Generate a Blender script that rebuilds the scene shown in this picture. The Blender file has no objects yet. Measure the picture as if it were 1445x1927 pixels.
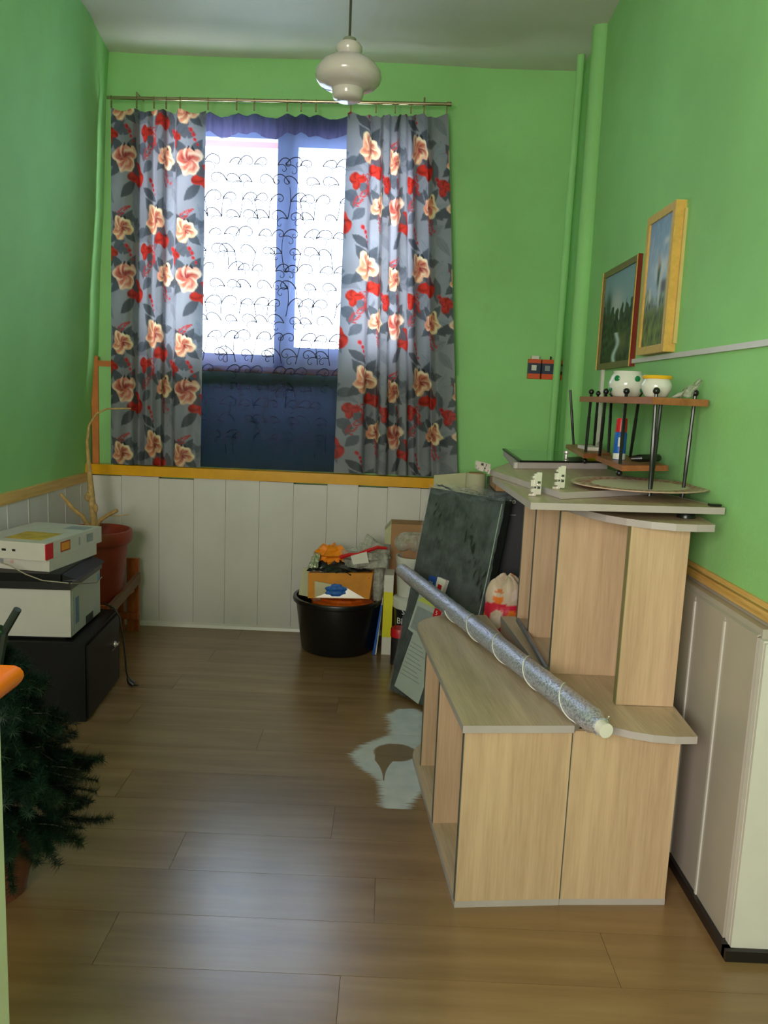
import bpy, bmesh, math, random
import numpy as np
from mathutils import Matrix, Vector, Euler
random.seed(7)
S = bpy.context.scene
COL = S.collection
PI = math.pi

# ------------------------------------------------------------------ camera, sky, lights, exposure
cam_d = bpy.data.cameras.new('camera'); cam = bpy.data.objects.new('camera', cam_d); COL.objects.link(cam)
cam_d.sensor_fit = 'HORIZONTAL'; cam_d.sensor_width = 36.0
cam_d.lens = 1480 / 1445 * 36.0
cam_d.clip_start = 0.05
YAW, PITCH, ROLL = -0.0027, 0.148, 0.042
fw = Vector((math.sin(YAW)*math.cos(PITCH), math.cos(YAW)*math.cos(PITCH), -math.sin(PITCH)))
r0 = Vector((math.cos(YAW), -math.sin(YAW), 0)); u0 = r0.cross(fw)
rr = math.cos(ROLL)*r0 + math.sin(ROLL)*u0; uu = -math.sin(ROLL)*r0 + math.cos(ROLL)*u0
cam.matrix_world = Matrix(((rr.x, uu.x, -fw.x, 0), (rr.y, uu.y, -fw.y, 0), (rr.z, uu.z, -fw.z, 1.5), (0, 0, 0, 1)))
S.camera = cam
S.view_settings.view_transform = 'Standard'; S.view_settings.look = 'None'
S.view_settings.gamma = 1; S.view_settings.use_curve_mapping = False
S.view_settings.exposure = 0.75

world = bpy.data.worlds.new('overcast_sky'); S.world = world; world.use_nodes = True
bg = world.node_tree.nodes['Background']; bg.inputs[0].default_value = (0.82, 0.90, 1.0, 1); bg.inputs[1].default_value = 8.6

def area(name, loc, target, sx, sy, power, color):
    d = bpy.data.lights.new(name, 'AREA'); d.shape = 'RECTANGLE'; d.size = sx; d.size_y = sy; d.energy = power; d.color = color
    o = bpy.data.objects.new(name, d); COL.objects.link(o); o.location = loc
    o.rotation_euler = (Vector(target) - Vector(loc)).to_track_quat('-Z', 'Y').to_euler(); return o
area('rear_fill_light', (-0.95, -1.2, 1.75), (0.9, 2.6, 0.9), 1.3, 1.4, 66, (1.0, 0.94, 0.86))  # unseen fill light added behind the camera, aimed to brighten the right wall
fl = bpy.data.lights.new('camera_flash', 'POINT'); fl.energy = 8; fl.shadow_soft_size = 0.02; fl.color = (1.0, 0.97, 0.92)
flo = bpy.data.objects.new('camera_flash', fl); COL.objects.link(flo); flo.location = (0.04, 0.0, 1.56)

# ------------------------------------------------------------------ materials
def lin(c):
    return tuple(((v/255)/12.92 if v/255 <= 0.04045 else ((v/255+0.055)/1.055)**2.4) for v in c)
MATS = {}
class NT:
    def __init__(s, name):
        s.m = bpy.data.materials.new(name); s.m.use_nodes = True; s.t = s.m.node_tree; s.n = s.t.nodes; s.l = s.t.links
        s.b = s.n['Principled BSDF']; s.out = s.n['Material Output']
    def new(s, typ, **k):
        n = s.n.new(typ)
        for a, v in k.items(): setattr(n, a, v)
        return n
    def link(s, a, b): s.l.new(a, b)
    def math(s, op, a, b=None, c=None, clamp=False):
        n = s.new('ShaderNodeMath', operation=op); n.use_clamp = clamp
        for i, v in enumerate((a, b, c)):
            if v is None: continue
            if isinstance(v, (int, float)): n.inputs[i].default_value = v
            else: s.link(v, n.inputs[i])
        return n.outputs[0]
    def mix(s, f, a, b):
        n = s.new('ShaderNodeMix', data_type='RGBA')
        for i, v in ((0, f), (6, a), (7, b)):
            if isinstance(v, (int, float)): n.inputs[i].default_value = v
            elif isinstance(v, tuple): n.inputs[i].default_value = (*v, 1) if len(v) == 3 else v
            else: s.link(v, n.inputs[i])
        return n.outputs[2]
    def ramp(s, fac, stops, interp='LINEAR'):
        n = s.new('ShaderNodeValToRGB'); r = n.color_ramp; r.interpolation = interp
        while len(r.elements) < len(stops): r.elements.new(0.5)
        for e, (p, c) in zip(r.elements, stops):
            e.position = p; e.color = (*c, 1) if isinstance(c, tuple) else (c, c, c, 1)
        s.link(fac, n.inputs[0]); return n.outputs[0]
    def noise(s, scale, detail=3, vec=None, stretch=None, rough=0.55, coord='Object'):
        if vec is None:
            if coord == 'World': vec = s.new('ShaderNodeNewGeometry').outputs['Position']
            else: vec = s.new('ShaderNodeTexCoord').outputs['Object']
        if stretch:
            mp = s.new('ShaderNodeMapping'); mp.inputs['Scale'].default_value = stretch; s.link(vec, mp.inputs[0]); vec = mp.outputs[0]
        n = s.new('ShaderNodeTexNoise'); n.inputs['Scale'].default_value = scale; n.inputs['Detail'].default_value = detail
        n.inputs['Roughness'].default_value = rough; s.link(vec, n.inputs[0]); return n.outputs[0]
    def bump(s, h, strength=0.2, dist=0.002):
        b = s.new('ShaderNodeBump'); b.inputs['Strength'].default_value = strength; b.inputs['Distance'].default_value = dist
        s.link(h, b.inputs['Height']); s.link(b.outputs[0], s.b.inputs['Normal'])
def mat(name, col, rough=0.5, var=0.06, scale=12, metal=0.0, bump=0.0, stretch=None, trans=0, alpha=1, spec=None):
    """plain painted / plastic / metal surface: slight procedural mottling"""
    if name in MATS: return MATS[name]
    t = NT(name); c = lin(col)
    f = t.noise(scale, 3, stretch=stretch)
    k1 = tuple(max(0, v*(1-var)) for v in c); k2 = tuple(min(1, v*(1+var)) for v in c)
    t.link(t.ramp(f, [(0.3, k1), (0.7, k2)]), t.b.inputs['Base Color'])
    t.b.inputs['Roughness'].default_value = rough; t.b.inputs['Metallic'].default_value = metal
    if trans: t.b.inputs['Transmission Weight'].default_value = trans
    if alpha < 1: t.b.inputs['Alpha'].default_value = alpha
    if spec is not None: t.b.inputs['Specular IOR Level'].default_value = spec
    if bump: t.bump(f, bump, 0.003)
    MATS[name] = t.m; return t.m
def wood(name, c1, c2, stretch, rough=0.45, scale=22, fine=0.35):
    t = NT(name)
    a = t.noise(scale, 4, stretch=stretch); b = t.noise(scale*6, 2, stretch=stretch)
    f = t.math('ADD', t.math('MULTIPLY', a, 1-fine), t.math('MULTIPLY', b, fine))
    t.link(t.ramp(f, [(0.36, lin(c1)), (0.62, lin(c2))]), t.b.inputs['Base Color'])
    t.b.inputs['Roughness'].default_value = rough
    MATS[name] = t.m; return t.m
def wallpaint(name, col, var=0.10, rough=0.7, ref=None):
    t = NT(name); c = lin(col)
    f = t.noise(1.3, 5, coord='World'); g = t.noise(60, 3, coord='World'); s = t.noise(5.0, 6, coord='World')
    c1 = tuple(v*(1-var) for v in c); c2 = tuple(v*(1+var*0.6) for v in c)
    base = t.ramp(f, [(0.35, c1), (0.65, c2)])
    st = t.ramp(s, [(0.66, 0.0), (0.78, 0.28)])
    t.link(t.mix(st, base, tuple(v*0.72 for v in c)), t.b.inputs['Base Color'])
    t.b.inputs['Roughness'].default_value = rough; t.bump(g, 0.25, 0.003)
    MATS[name] = t.m; return t.m

GREEN = wallpaint('green_wall_paint', (150, 206, 132), rough=0.7); GREEN.node_tree.nodes['Principled BSDF'].inputs['Specular IOR Level'].default_value = 0.25
CEIL = wallpaint('ceiling_whitewash', (205, 203, 190), 0.06, 0.8)
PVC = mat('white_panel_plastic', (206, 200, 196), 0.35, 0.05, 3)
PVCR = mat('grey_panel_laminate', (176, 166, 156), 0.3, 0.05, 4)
STRIP = mat('white_joint_plastic', (206, 200, 194), 0.35, 0.03)
YELLOW = mat('ochre_gloss_paint', (224, 158, 14), 0.22, 0.08, 9)
ORANGEP = mat('orange_brown_paint', (196, 110, 40), 0.45, 0.15, 14)
TRIMW = wood('pine_trim', (196, 146, 72), (226, 182, 108), (1, 0.15, 3), 0.5, 20)
BLACK = mat('black_plastic', (22, 22, 22), 0.32, 0.1)
BLKSK = mat('black_skirting_rubber', (30, 24, 26), 0.3, 0.1)
GREY = mat('grey_edge_banding', (176, 164, 162), 0.45, 0.05)
GREYD = mat('dark_edge_banding', (92, 92, 86), 0.5, 0.08)
WOODV = wood('beech_laminate_upright', (184, 152, 122), (206, 174, 142), (1, 1, 0.05), 0.42, 26)
WOODT = wood('beech_laminate_top', (170, 148, 122), (200, 176, 148), (1, 0.06, 1), 0.35, 24)
CHROME = mat('polished_metal', (236, 218, 220), 0.25, 0.05, metal=0.45)
STEEL = mat('grey_steel', (150, 150, 150), 0.35, 0.06, metal=0.8)
WHITEP = mat('white_plastic', (214, 212, 206), 0.35, 0.03)
PAPERW = mat('white_card', (222, 216, 206), 0.6, 0.04)
RED = mat('red_plastic', (200, 24, 36), 0.35, 0.08)
BLUE = mat('blue_print', (28, 92, 180), 0.4, 0.1)
ORANGE = mat('orange_gloss', (246, 118, 12), 0.2, 0.05)
CARD = mat('brown_cardboard', (168, 124, 86), 0.75, 0.08, 8)
CARDG = mat('pale_cardboard', (190, 184, 150), 0.7, 0.06, 8)
TERRA = mat('terracotta_plastic', (150, 58, 40), 0.45, 0.1)
SOIL = mat('dry_soil', (70, 50, 38), 0.9, 0.3, 60, bump=0.6)
BARK = mat('dry_bark', (176, 142, 88), 0.8, 0.25, 40, bump=0.6)
GOLD = mat('gilt_moulding', (212, 168, 84), 0.35, 0.12, 40)
DGOLD = mat('dark_gilt_moulding', (112, 100, 48), 0.4, 0.15, 40)
MAROON = mat('maroon_lacquer', (116, 34, 24), 0.3, 0.1)
STAND = wood('stained_pine', (150, 74, 36), (184, 98, 50), (2, 2, 0.2), 0.4)
WALNUT = wood('brown_shelf_laminate', (150, 88, 52), (178, 110, 70), (1, 0.2, 1), 0.4)
YPRINT = mat('yellow_print', (226, 216, 30), 0.45, 0.04)
GREENDOT = mat('green_glaze', (24, 116, 70), 0.12, 0.1)
GLAZE = mat('white_glaze', (214, 212, 204), 0.1, 0.03)
YGLAZE = mat('yellow_glaze', (226, 172, 30), 0.12, 0.05)
LABEL = mat('pale_label_paper', (176, 182, 178), 0.5, 0.05)
TEXTW = mat('white_print', (225, 225, 222), 0.5, 0.0)
TEXTK = mat('dark_print', (50, 50, 55), 0.5, 0.0)
GREYPR = mat('grey_print', (140, 146, 150), 0.5, 0.1, 30)
CORD = mat('dark_cord', (60, 58, 44), 0.5, 0.05)

# floor laminate with the worn patch where the print has rubbed off
def floor_mat():
    t = NT('oak_print_laminate')
    pos = t.new('ShaderNodeNewGeometry').outputs['Position']
    oi = t.new('ShaderNodeObjectInfo').outputs['Random']
    sep = t.new('ShaderNodeSeparateXYZ'); t.link(pos, sep.inputs[0]); x, y = sep.outputs[0], sep.outputs[1]
    off = t.new('ShaderNodeVectorMath', operation='ADD'); cb = t.new('ShaderNodeCombineXYZ')
    t.link(t.math('MULTIPLY', oi, 40.0), cb.inputs[0]); t.link(t.math('MULTIPLY', oi, 17.0), cb.inputs[2])
    t.link(pos, off.inputs[0]); t.link(cb.outputs[0], off.inputs[1])
    a = t.noise(16, 5, vec=off.outputs[0], stretch=(0.09, 1, 1)); b = t.noise(5, 3, vec=off.outputs[0], stretch=(0.2, 1, 1))
    f = t.math('ADD', t.math('MULTIPLY', a, 0.6), t.math('MULTIPLY', b, 0.4))
    w = t.ramp(f, [(0.34, lin((118, 88, 54))), (0.52, lin((138, 106, 70))), (0.68, lin((152, 120, 84)))])
    w = t.mix(t.math('MULTIPLY', oi, 0.22), w, lin((112, 84, 52)))
    # worn patch: left and right outline as functions of y, frayed along the boards
    fy = t.math('DIVIDE', t.math('SUBTRACT', y, 2.6), 1.1)
    L = t.ramp(fy, [(0.0, 0.60), (0.10, 0.52), (0.19, 0.52), (0.28, 0.50), (0.38, 0.38), (0.47, 0.33), (0.56, 0.40), (0.66, 0.56), (0.76, 0.56), (0.86, 0.54), (0.93, 0.62), (0.97, 0.95)])
    R = t.ramp(fy, [(0.0, 0.60), (0.09, 0.70), (0.19, 0.76), (0.28, 0.86), (0.38, 0.98), (0.5, 1.0), (0.76, 1.0), (0.88, 0.86), (0.94, 0.78), (0.98, 0.6)])
    fr = t.noise(30, 5, vec=pos, stretch=(0.35, 5, 1), rough=0.75)
    fx = t.math('ADD', t.math('DIVIDE', t.math('ADD', x, 0.35), 0.7), t.math('MULTIPLY', t.math('SUBTRACT', fr, 0.5), 0.20))
    m = t.math('MULTIPLY', t.math('MULTIPLY', t.math('SUBTRACT', fx, L), 26, clamp=True), t.math('MULTIPLY', t.math('SUBTRACT', R, fx), 26, clamp=True))
    m = t.math('MULTIPLY', m, t.math('GREATER_THAN', y, 2.694))
    m = t.math('MULTIPLY', m, t.math('LESS_THAN', y, 3.66))
    # the damp brown spot that is left in the middle, and its drip
    ex = t.math('DIVIDE', t.math('SUBTRACT', x, 0.082), 0.095); ey = t.math('DIVIDE', t.math('SUBTRACT', y, 3.155), 0.088)
    d = t.math('ADD', t.math('MULTIPLY', ex, ex), t.math('MULTIPLY', ey, ey))
    d = t.math('ADD', d, t.math('MULTIPLY', t.math('SUBTRACT', fr, 0.5), 0.8))
    blob = t.math('MULTIPLY', t.math('SUBTRACT', 1.0, d), 5, clamp=True)
    dx = t.math('ABSOLUTE', t.math('SUBTRACT', x, 0.035))
    wdt = t.math('ADD', 0.003, t.math('MULTIPLY', t.math('POWER', t.math('DIVIDE', t.math('SUBTRACT', y, 2.905), 0.17, clamp=True), 2.2), 0.035))
    drip = t.math('MULTIPLY', t.math('LESS_THAN', dx, wdt), t.math('MULTIPLY', t.math('GREATER_THAN', y, 2.905), t.math('LESS_THAN', y, 3.13)))
    hole = t.math('MAXIMUM', blob, drip)
    m2 = t.math('MULTIPLY', m, t.math('SUBTRACT', 1.0, hole))
    core = t.noise(12, 4, vec=pos)
    wh = t.ramp(core, [(0.3, lin((196, 204, 208))), (0.7, lin((222, 226, 226)))])
    w = t.mix(t.math('MULTIPLY', m2, 0.88), w, wh)
    w = t.mix(t.math('MULTIPLY', t.math('MULTIPLY', hole, m), 0.7), w, lin((118, 98, 74)))
    t.link(w, t.b.inputs['Base Color'])
    t.b.inputs['Roughness'].default_value = 0.27; t.b.inputs['Specular IOR Level'].default_value = 1.0
    MATS['floor'] = t.m; return t.m
FLOORM = floor_mat()
SUBF = mat('subfloor_dark', (60, 46, 34), 0.9)

def attr_mat(name, rough=0.7, translucent=0.0, spec=0.3, gain=1.0):
    t = NT(name); a = t.new('ShaderNodeVertexColor'); a.layer_name = 'print'
    t.link(a.outputs[0], t.b.inputs['Base Color']); t.b.inputs['Roughness'].default_value = rough
    t.b.inputs['Specular IOR Level'].default_value = spec
    wv = t.noise(400, 2); t.bump(wv, 0.15, 0.001)
    if translucent:
        tr = t.new('ShaderNodeBsdfTranslucent'); t.link(a.outputs[0], tr.inputs[0]); mx = t.new('ShaderNodeMixShader'); mx.inputs[0].default_value = translucent
        t.link(t.b.outputs[0], mx.inputs[1]); t.link(tr.outputs[0], mx.inputs[2]); t.link(mx.outputs[0], t.out.inputs[0])
    MATS[name] = t.m; return t.m
CURTM = attr_mat('printed_satin', 0.5, 0.30)
PAINTM = attr_mat('oil_paint', 0.5)
BAGM = attr_mat('printed_bag_plastic', 0.35)
def film(name, col, op, rough=0.2):
    t = NT(name); t.b.inputs['Base Color'].default_value = (*lin(col), 1); t.b.inputs['Roughness'].default_value = rough
    t.b.inputs['Alpha'].default_value = op
    f = t.noise(14, 5, rough=0.7); t.bump(f, 0.9, 0.02)
    t.link(t.ramp(f, [(0.35, op*0.5), (0.65, min(1.0, op*1.5))]), t.b.inputs['Alpha'])
    MATS[name] = t.m; return t.m
FILM = film('cling_film', (176, 186, 194), 0.085, 0.10)
BAGCLEAR = film('clear_bag_plastic', (200, 198, 186), 0.5, 0.22)
def glass_mat():
    t = NT('window_glass'); g = t.new('ShaderNodeBsdfGlass'); g.inputs['Roughness'].default_value = 0.0; g.inputs['IOR'].default_value = 1.02
    t.link(g.outputs[0], t.out.inputs[0]); return t.m
WGLASS = glass_mat()
PGLASS = mat('sheet_glass', (190, 225, 205), 0.05, 0.0, trans=0.85)
def sheer_mat():
    t = NT('lilac_voile')
    tp = t.new('ShaderNodeBsdfTransparent'); tp.inputs[0].default_value = (0.45, 0.51, 0.54, 1)
    tl = t.new('ShaderNodeBsdfTranslucent'); tl.inputs[0].default_value = (*lin((124, 142, 200)), 1)
    df = t.new('ShaderNodeBsdfDiffuse'); df.inputs[0].default_value = (*lin((34, 42, 50)), 1)
    m1 = t.new('ShaderNodeMixShader'); m1.inputs[0].default_value = 0.22; t.link(tl.outputs[0], m1.inputs[1]); t.link(df.outputs[0], m1.inputs[2])
    m2 = t.new('ShaderNodeMixShader'); t.link(t.ramp(t.noise(3, 3, stretch=(6, 1, 0.3)), [(0.3, 0.26), (0.7, 0.36)]), m2.inputs[0])
    t.link(tp.outputs[0], m2.inputs[1]); t.link(m1.outputs[0], m2.inputs[2]); t.link(m2.outputs[0], t.out.inputs[0]); return t.m
SHEER = sheer_mat()
def hem_mat():
    t = NT('gathered_voile_hem')
    tp = t.new('ShaderNodeBsdfTransparent'); tp.inputs[0].default_value = (0.34, 0.34, 0.46, 1)
    tl = t.new('ShaderNodeBsdfTranslucent'); tl.inputs[0].default_value = (*lin((104, 94, 120)), 1)
    m2 = t.new('ShaderNodeMixShader'); t.link(t.ramp(t.noise(20, 3, stretch=(3, 1, 0.4)), [(0.3, 0.5), (0.7, 0.8)]), m2.inputs[0])
    t.link(tp.outputs[0], m2.inputs[1]); t.link(tl.outputs[0], m2.inputs[2]); t.link(m2.outputs[0], t.out.inputs[0]); return t.m
HEMM = hem_mat()
def foil():
    t = NT('glitter_film'); c = t.noise(160, 2); d = t.noise(9, 3)
    t.link(t.ramp(c, [(0.35, lin((150, 150, 170))), (0.6, lin((212, 212, 228)))]), t.b.inputs['Base Color'])
    t.b.inputs['Metallic'].default_value = 0.55; t.b.inputs['Roughness'].default_value = 0.28
    t.bump(c, 0.7, 0.004); return t.m
FOIL = foil()
OPAL = mat('opal_glass', (208, 196, 194), 0.12, 0.03); OPAL.node_tree.nodes['Principled BSDF'].inputs['Transmission Weight'].default_value = 0.15
def foam_mat():
    t = NT('dark_wrapped_board'); f = t.noise(5, 5, rough=0.7); g = t.noise(26, 4, stretch=(1, 3, 0.4), rough=0.7)
    t.link(t.ramp(f, [(0.3, lin((34, 38, 36))), (0.7, lin((46, 50, 47)))]), t.b.inputs['Base Color'])
    t.b.inputs['Roughness'].default_value = 0.2; t.bump(g, 0.35, 0.01); return t.m
SLABM = foam_mat()

# ------------------------------------------------------------------ geometry helpers
class MB:
    """collects shapes in world coordinates; build() links them as ONE mesh object"""
    def __init__(s): s.bm = bmesh.new(); s.M = Matrix.Identity(4)
    def _v(s, p): return s.bm.verts.new(s.M @ Vector(p))
    def face(s, pts):
        return s.bm.faces.new([s._v(p) for p in pts])
    def box(s, x0, x1, y0, y1, z0, z1):
        v = [s._v(p) for p in ((x0,y0,z0),(x1,y0,z0),(x1,y1,z0),(x0,y1,z0),(x0,y0,z1),(x1,y0,z1),(x1,y1,z1),(x0,y1,z1))]
        for f in ((0,3,2,1),(4,5,6,7),(0,1,5,4),(1,2,6,5),(2,3,7,6),(3,0,4,7)): s.bm.faces.new([v[i] for i in f])
        return s
    def prism(s, poly, z0, z1):
        a = [s._v((p[0], p[1], z0)) for p in poly]; b = [s._v((p[0], p[1], z1)) for p in poly]; n = len(poly)
        s.bm.faces.new(a[::-1]); s.bm.faces.new(b)
        for i in range(n): s.bm.faces.new((a[i], a[(i+1) % n], b[(i+1) % n], b[i]))
        return s
    def hexa(s, A, B):
        """A, B: two quads (lists of 4 points) joined"""
        a = [s._v(p) for p in A]; b = [s._v(p) for p in B]
        s.bm.faces.new(a[::-1]); s.bm.faces.new(b)
        for i in range(len(A)): s.bm.faces.new((a[i], a[(i+1) % len(A)], b[(i+1) % len(A)], b[i]))
        return s
    def tube(s, pts, r, seg=8, cap=True):
        pts = [Vector(p) for p in pts]; rs = r if isinstance(r, (list, tuple)) else [r]*len(pts); rings = []
        prev = None
        for i, p in enumerate(pts):
            t = (pts[min(i+1, len(pts)-1)] - pts[max(i-1, 0)]).normalized()
            if prev is None:
                n = t.cross(Vector((0, 0, 1)));
                if n.length < 0.05: n = t.cross(Vector((1, 0, 0)))
            else: n = prev - t*prev.dot(t)
            n.normalize(); prev = n; b = t.cross(n)
            rings.append([s._v(p + (n*math.cos(k*2*PI/seg) + b*math.sin(k*2*PI/seg))*rs[i]) for k in range(seg)])
        for a, b in zip(rings, rings[1:]):
            for k in range(seg): s.bm.faces.new((a[k], a[(k+1) % seg], b[(k+1) % seg], b[k]))
        if cap: s.bm.faces.new(rings[0][::-1]); s.bm.faces.new(rings[-1])
        return s
    def lathe(s, prof, c=(0, 0, 0), seg=40, a0=0.0):
        rings = []
        for (r, z) in prof:
            if r < 1e-5: rings.append([s._v((c[0], c[1], c[2]+z))])
            else: rings.append([s._v((c[0]+r*math.cos(a0+k*2*PI/seg), c[1]+r*math.sin(a0+k*2*PI/seg), c[2]+z)) for k in range(seg)])
        for a, b in zip(rings, rings[1:]):
            for k in range(seg):
                k2 = (k+1) % seg
                if len(a) == 1 and len(b) == 1: continue
                if len(a) == 1: s.bm.faces.new((a[0], b[k], b[k2]))
                elif len(b) == 1: s.bm.faces.new((a[k], a[k2], b[0]))
                else: s.bm.faces.new((a[k], a[k2], b[k2], b[k]))
        return s
    def ball(s, c, r, seg=12, sc=(1, 1, 1)):
        n = seg//2
        M0 = s.M; s.M = M0 @ Matrix.Translation(c) @ Matrix.Diagonal((sc[0], sc[1], sc[2], 1))
        s.lathe([(r*math.sin(PI*i/n), -r*math.cos(PI*i/n)) for i in range(n+1)], seg=seg); s.M = M0; return s
    def build(s, name, m, parent=None, bevel=0.0, smooth=False, solid=0.0):
        bm = s.bm
        if bevel:
            bmesh.ops.bevel(bm, geom=[e for e in bm.edges if e.calc_face_angle(0) > 0.5], offset=bevel, segments=2, affect='EDGES', profile=0.6, clamp_overlap=True)
        bmesh.ops.recalc_face_normals(bm, faces=bm.faces)
        if parent is not None: bm.transform(WM[parent.name].inverted())
        me = bpy.data.meshes.new(name); bm.to_mesh(me); bm.free()
        if smooth:
            for p in me.polygons: p.use_smooth = True
            me.set_sharp_from_angle(angle=math.radians(40))
        if isinstance(m, (list, tuple)):
            for q in m: me.materials.append(q)
        else: me.materials.append(m)
        o = bpy.data.objects.new(name, me); COL.objects.link(o)
        if parent is not None:
            o.parent = parent; WM[o.name] = WM[parent.name]
        else: WM[o.name] = Matrix.Identity(4)
        if solid:
            md = o.modifiers.new('thickness', 'SOLIDIFY'); md.thickness = solid
        return o
WM = {}
def tag(o, label, cat, group=None):
    o['label'] = label; o['category'] = cat
    if group: o['group'] = group
    return o
def thing(name, label, cat, loc=(0, 0, 0), rz=0.0, group=None):
    o = bpy.data.objects.new(name, None); COL.objects.link(o); o.empty_display_size = 0.05
    o.location = loc; o.rotation_euler = (0, 0, rz); WM[o.name] = Matrix.Translation(loc) @ Matrix.Rotation(rz, 4, 'Z')
    return tag(o, label, cat, group)
def struct(o): o['kind'] = 'structure'; return o
def box(x0, x1, y0, y1, z0, z1): return MB().box(x0, x1, y0, y1, z0, z1)
def mesh_obj(name, verts, faces, m, parent=None, colors=None, smooth=True):
    me = bpy.data.meshes.new(name); v = np.asarray(verts, dtype=np.float32).reshape(-1, 3)
    if parent is not None:
        Mi = np.array(WM[parent.name].inverted()); v = v @ Mi[:3, :3].T.astype(np.float32) + Mi[:3, 3].astype(np.float32)
    f = np.asarray(faces, dtype=np.int32); k = f.shape[1]
    me.vertices.add(len(v)); me.vertices.foreach_set('co', np.ascontiguousarray(v, dtype=np.float32).ravel())
    me.loops.add(f.size); me.loops.foreach_set('vertex_index', f.ravel())
    me.polygons.add(len(f)); me.polygons.foreach_set('loop_start', np.arange(0, f.size, k, dtype=np.int32)); me.polygons.foreach_set('loop_total', np.full(len(f), k, dtype=np.int32))
    me.update(calc_edges=True); me.validate()
    if smooth: me.polygons.foreach_set('use_smooth', np.ones(len(f), dtype=bool))
    if colors is not None:
        ca = me.color_attributes.new('print', 'FLOAT_COLOR', 'POINT')
        c4 = np.ones((len(v), 4), dtype=np.float32); c4[:, :3] = colors; ca.data.foreach_set('color', c4.ravel())
    me.materials.append(m)
    o = bpy.data.objects.new(name, me); COL.objects.link(o)
    if parent is not None: o.parent = parent; WM[o.name] = WM[parent.name]
    else: WM[o.name] = Matrix.Identity(4)
    return o
def grid_faces(nu, nv):
    i = np.arange(nu-1)[:, None]*nv + np.arange(nv-1)[None, :]
    return np.stack([i, i+1, i+nv+1, i+nv], -1).reshape(-1, 4)
def text(name, s, size, M, m, parent, ext=0.0004):
    c = bpy.data.curves.new(name, 'FONT'); c.body = s; c.size = size; c.extrude = ext; c.resolution_u = 2
    tmp = bpy.data.objects.new(name, c); me = bpy.data.meshes.new_from_object(tmp); bpy.data.objects.remove(tmp); bpy.data.curves.remove(c)
    me.transform(WM[parent.name].inverted() @ M); me.materials.append(m); me.name = name
    o = bpy.data.objects.new(name, me); COL.objects.link(o); o.parent = parent; WM[o.name] = WM[parent.name]; return o
def frame_mat(origin, xdir, zdir):
    """matrix whose local x runs along xdir, local y up along zdir (for text and labels on faces)"""
    X = Vector(xdir).normalized(); Y = Vector(zdir); Y = (Y - X*Y.dot(X)).normalized(); Z = X.cross(Y)
    M = Matrix.Identity(4)
    for i in range(3): M[i][0] = X[i]; M[i][1] = Y[i]; M[i][2] = Z[i]; M[i][3] = origin[i]
    return M
def crumple(name, c, size, m, parent=None, seed=0, amp=0.25, nu=26, nv=18, flat=0.0, colors=None, freq=3.0):
    """a crumpled bag or rag: closed lumpy shell"""
    rnd = np.random.RandomState(seed)
    th = np.linspace(0, 2*PI, nu+1)[:-1]; ph = np.linspace(0.06, PI-0.06, nv)
    T, P = np.meshgrid(th, ph, indexing='ij')
    r = np.ones_like(T)
    for k in range(14):
        a, b = rnd.randint(1, int(freq*3)), rnd.randint(1, int(freq*3)); w = rnd.rand()*2*PI; w2 = rnd.rand()*2*PI
        r += amp*0.32*(np.abs(np.sin((a*T + w)/1.0)*np.sin(b*P*0.8 + w2)) - 0.4)/(1+0.12*(a+b))*2
    # keep periodic in T
    X = c[0] + size[0]*r*np.cos(T)*np.sin(P)**0.7; Y = c[1] + size[1]*r*np.sin(T)*np.sin(P)**0.7; Z = c[2] - size[2]*r*np.cos(P)
    Z = np.maximum(Z, c[2]-size[2]+flat)
    V = np.stack([X, Y, Z], -1).reshape(-1, 3); n = nu*nv
    F = []
    for i in range(nu):
        for j in range(nv-1):
            i2 = (i+1) % nu; F.append((i*nv+j, i2*nv+j, i2*nv+j+1, i*nv+j+1))
    V = np.vstack([V, [[X[:, 0].mean(), Y[:, 0].mean(), Z[:, 0].mean()], [X[:, -1].mean(), Y[:, -1].mean(), Z[:, -1].mean()]]])
    for i in range(nu):
        i2 = (i+1) % nu; F.append((n, i2*nv, i*nv, i*nv)); F.append((n+1, i*nv+nv-1, i2*nv+nv-1, i2*nv+nv-1))
    bm = bmesh.new(); vs = [bm.verts.new(p) for p in V.tolist()]
    for f in F:
        q = []
        for k in f:
            if k not in q: q.append(k)
        bm.faces.new([vs[k] for k in q])
    col = colors(V) if colors else None
    if parent is not None: bm.transform(WM[parent.name].inverted())
    bmesh.ops.recalc_face_normals(bm, faces=bm.faces)
    me = bpy.data.meshes.new(name); bm.to_mesh(me); bm.free(); me.materials.append(m)
    if col is not None:
        ca = me.color_attributes.new('print', 'FLOAT_COLOR', 'POINT'); c4 = np.ones((len(V), 4), dtype=np.float32); c4[:, :3] = col; ca.data.foreach_set('color', c4.ravel())
    o = bpy.data.objects.new(name, me); COL.objects.link(o)
    if parent is not None: o.parent = parent; WM[o.name] = WM[parent.name]
    else: WM[o.name] = Matrix.Identity(4)
    return o
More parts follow.
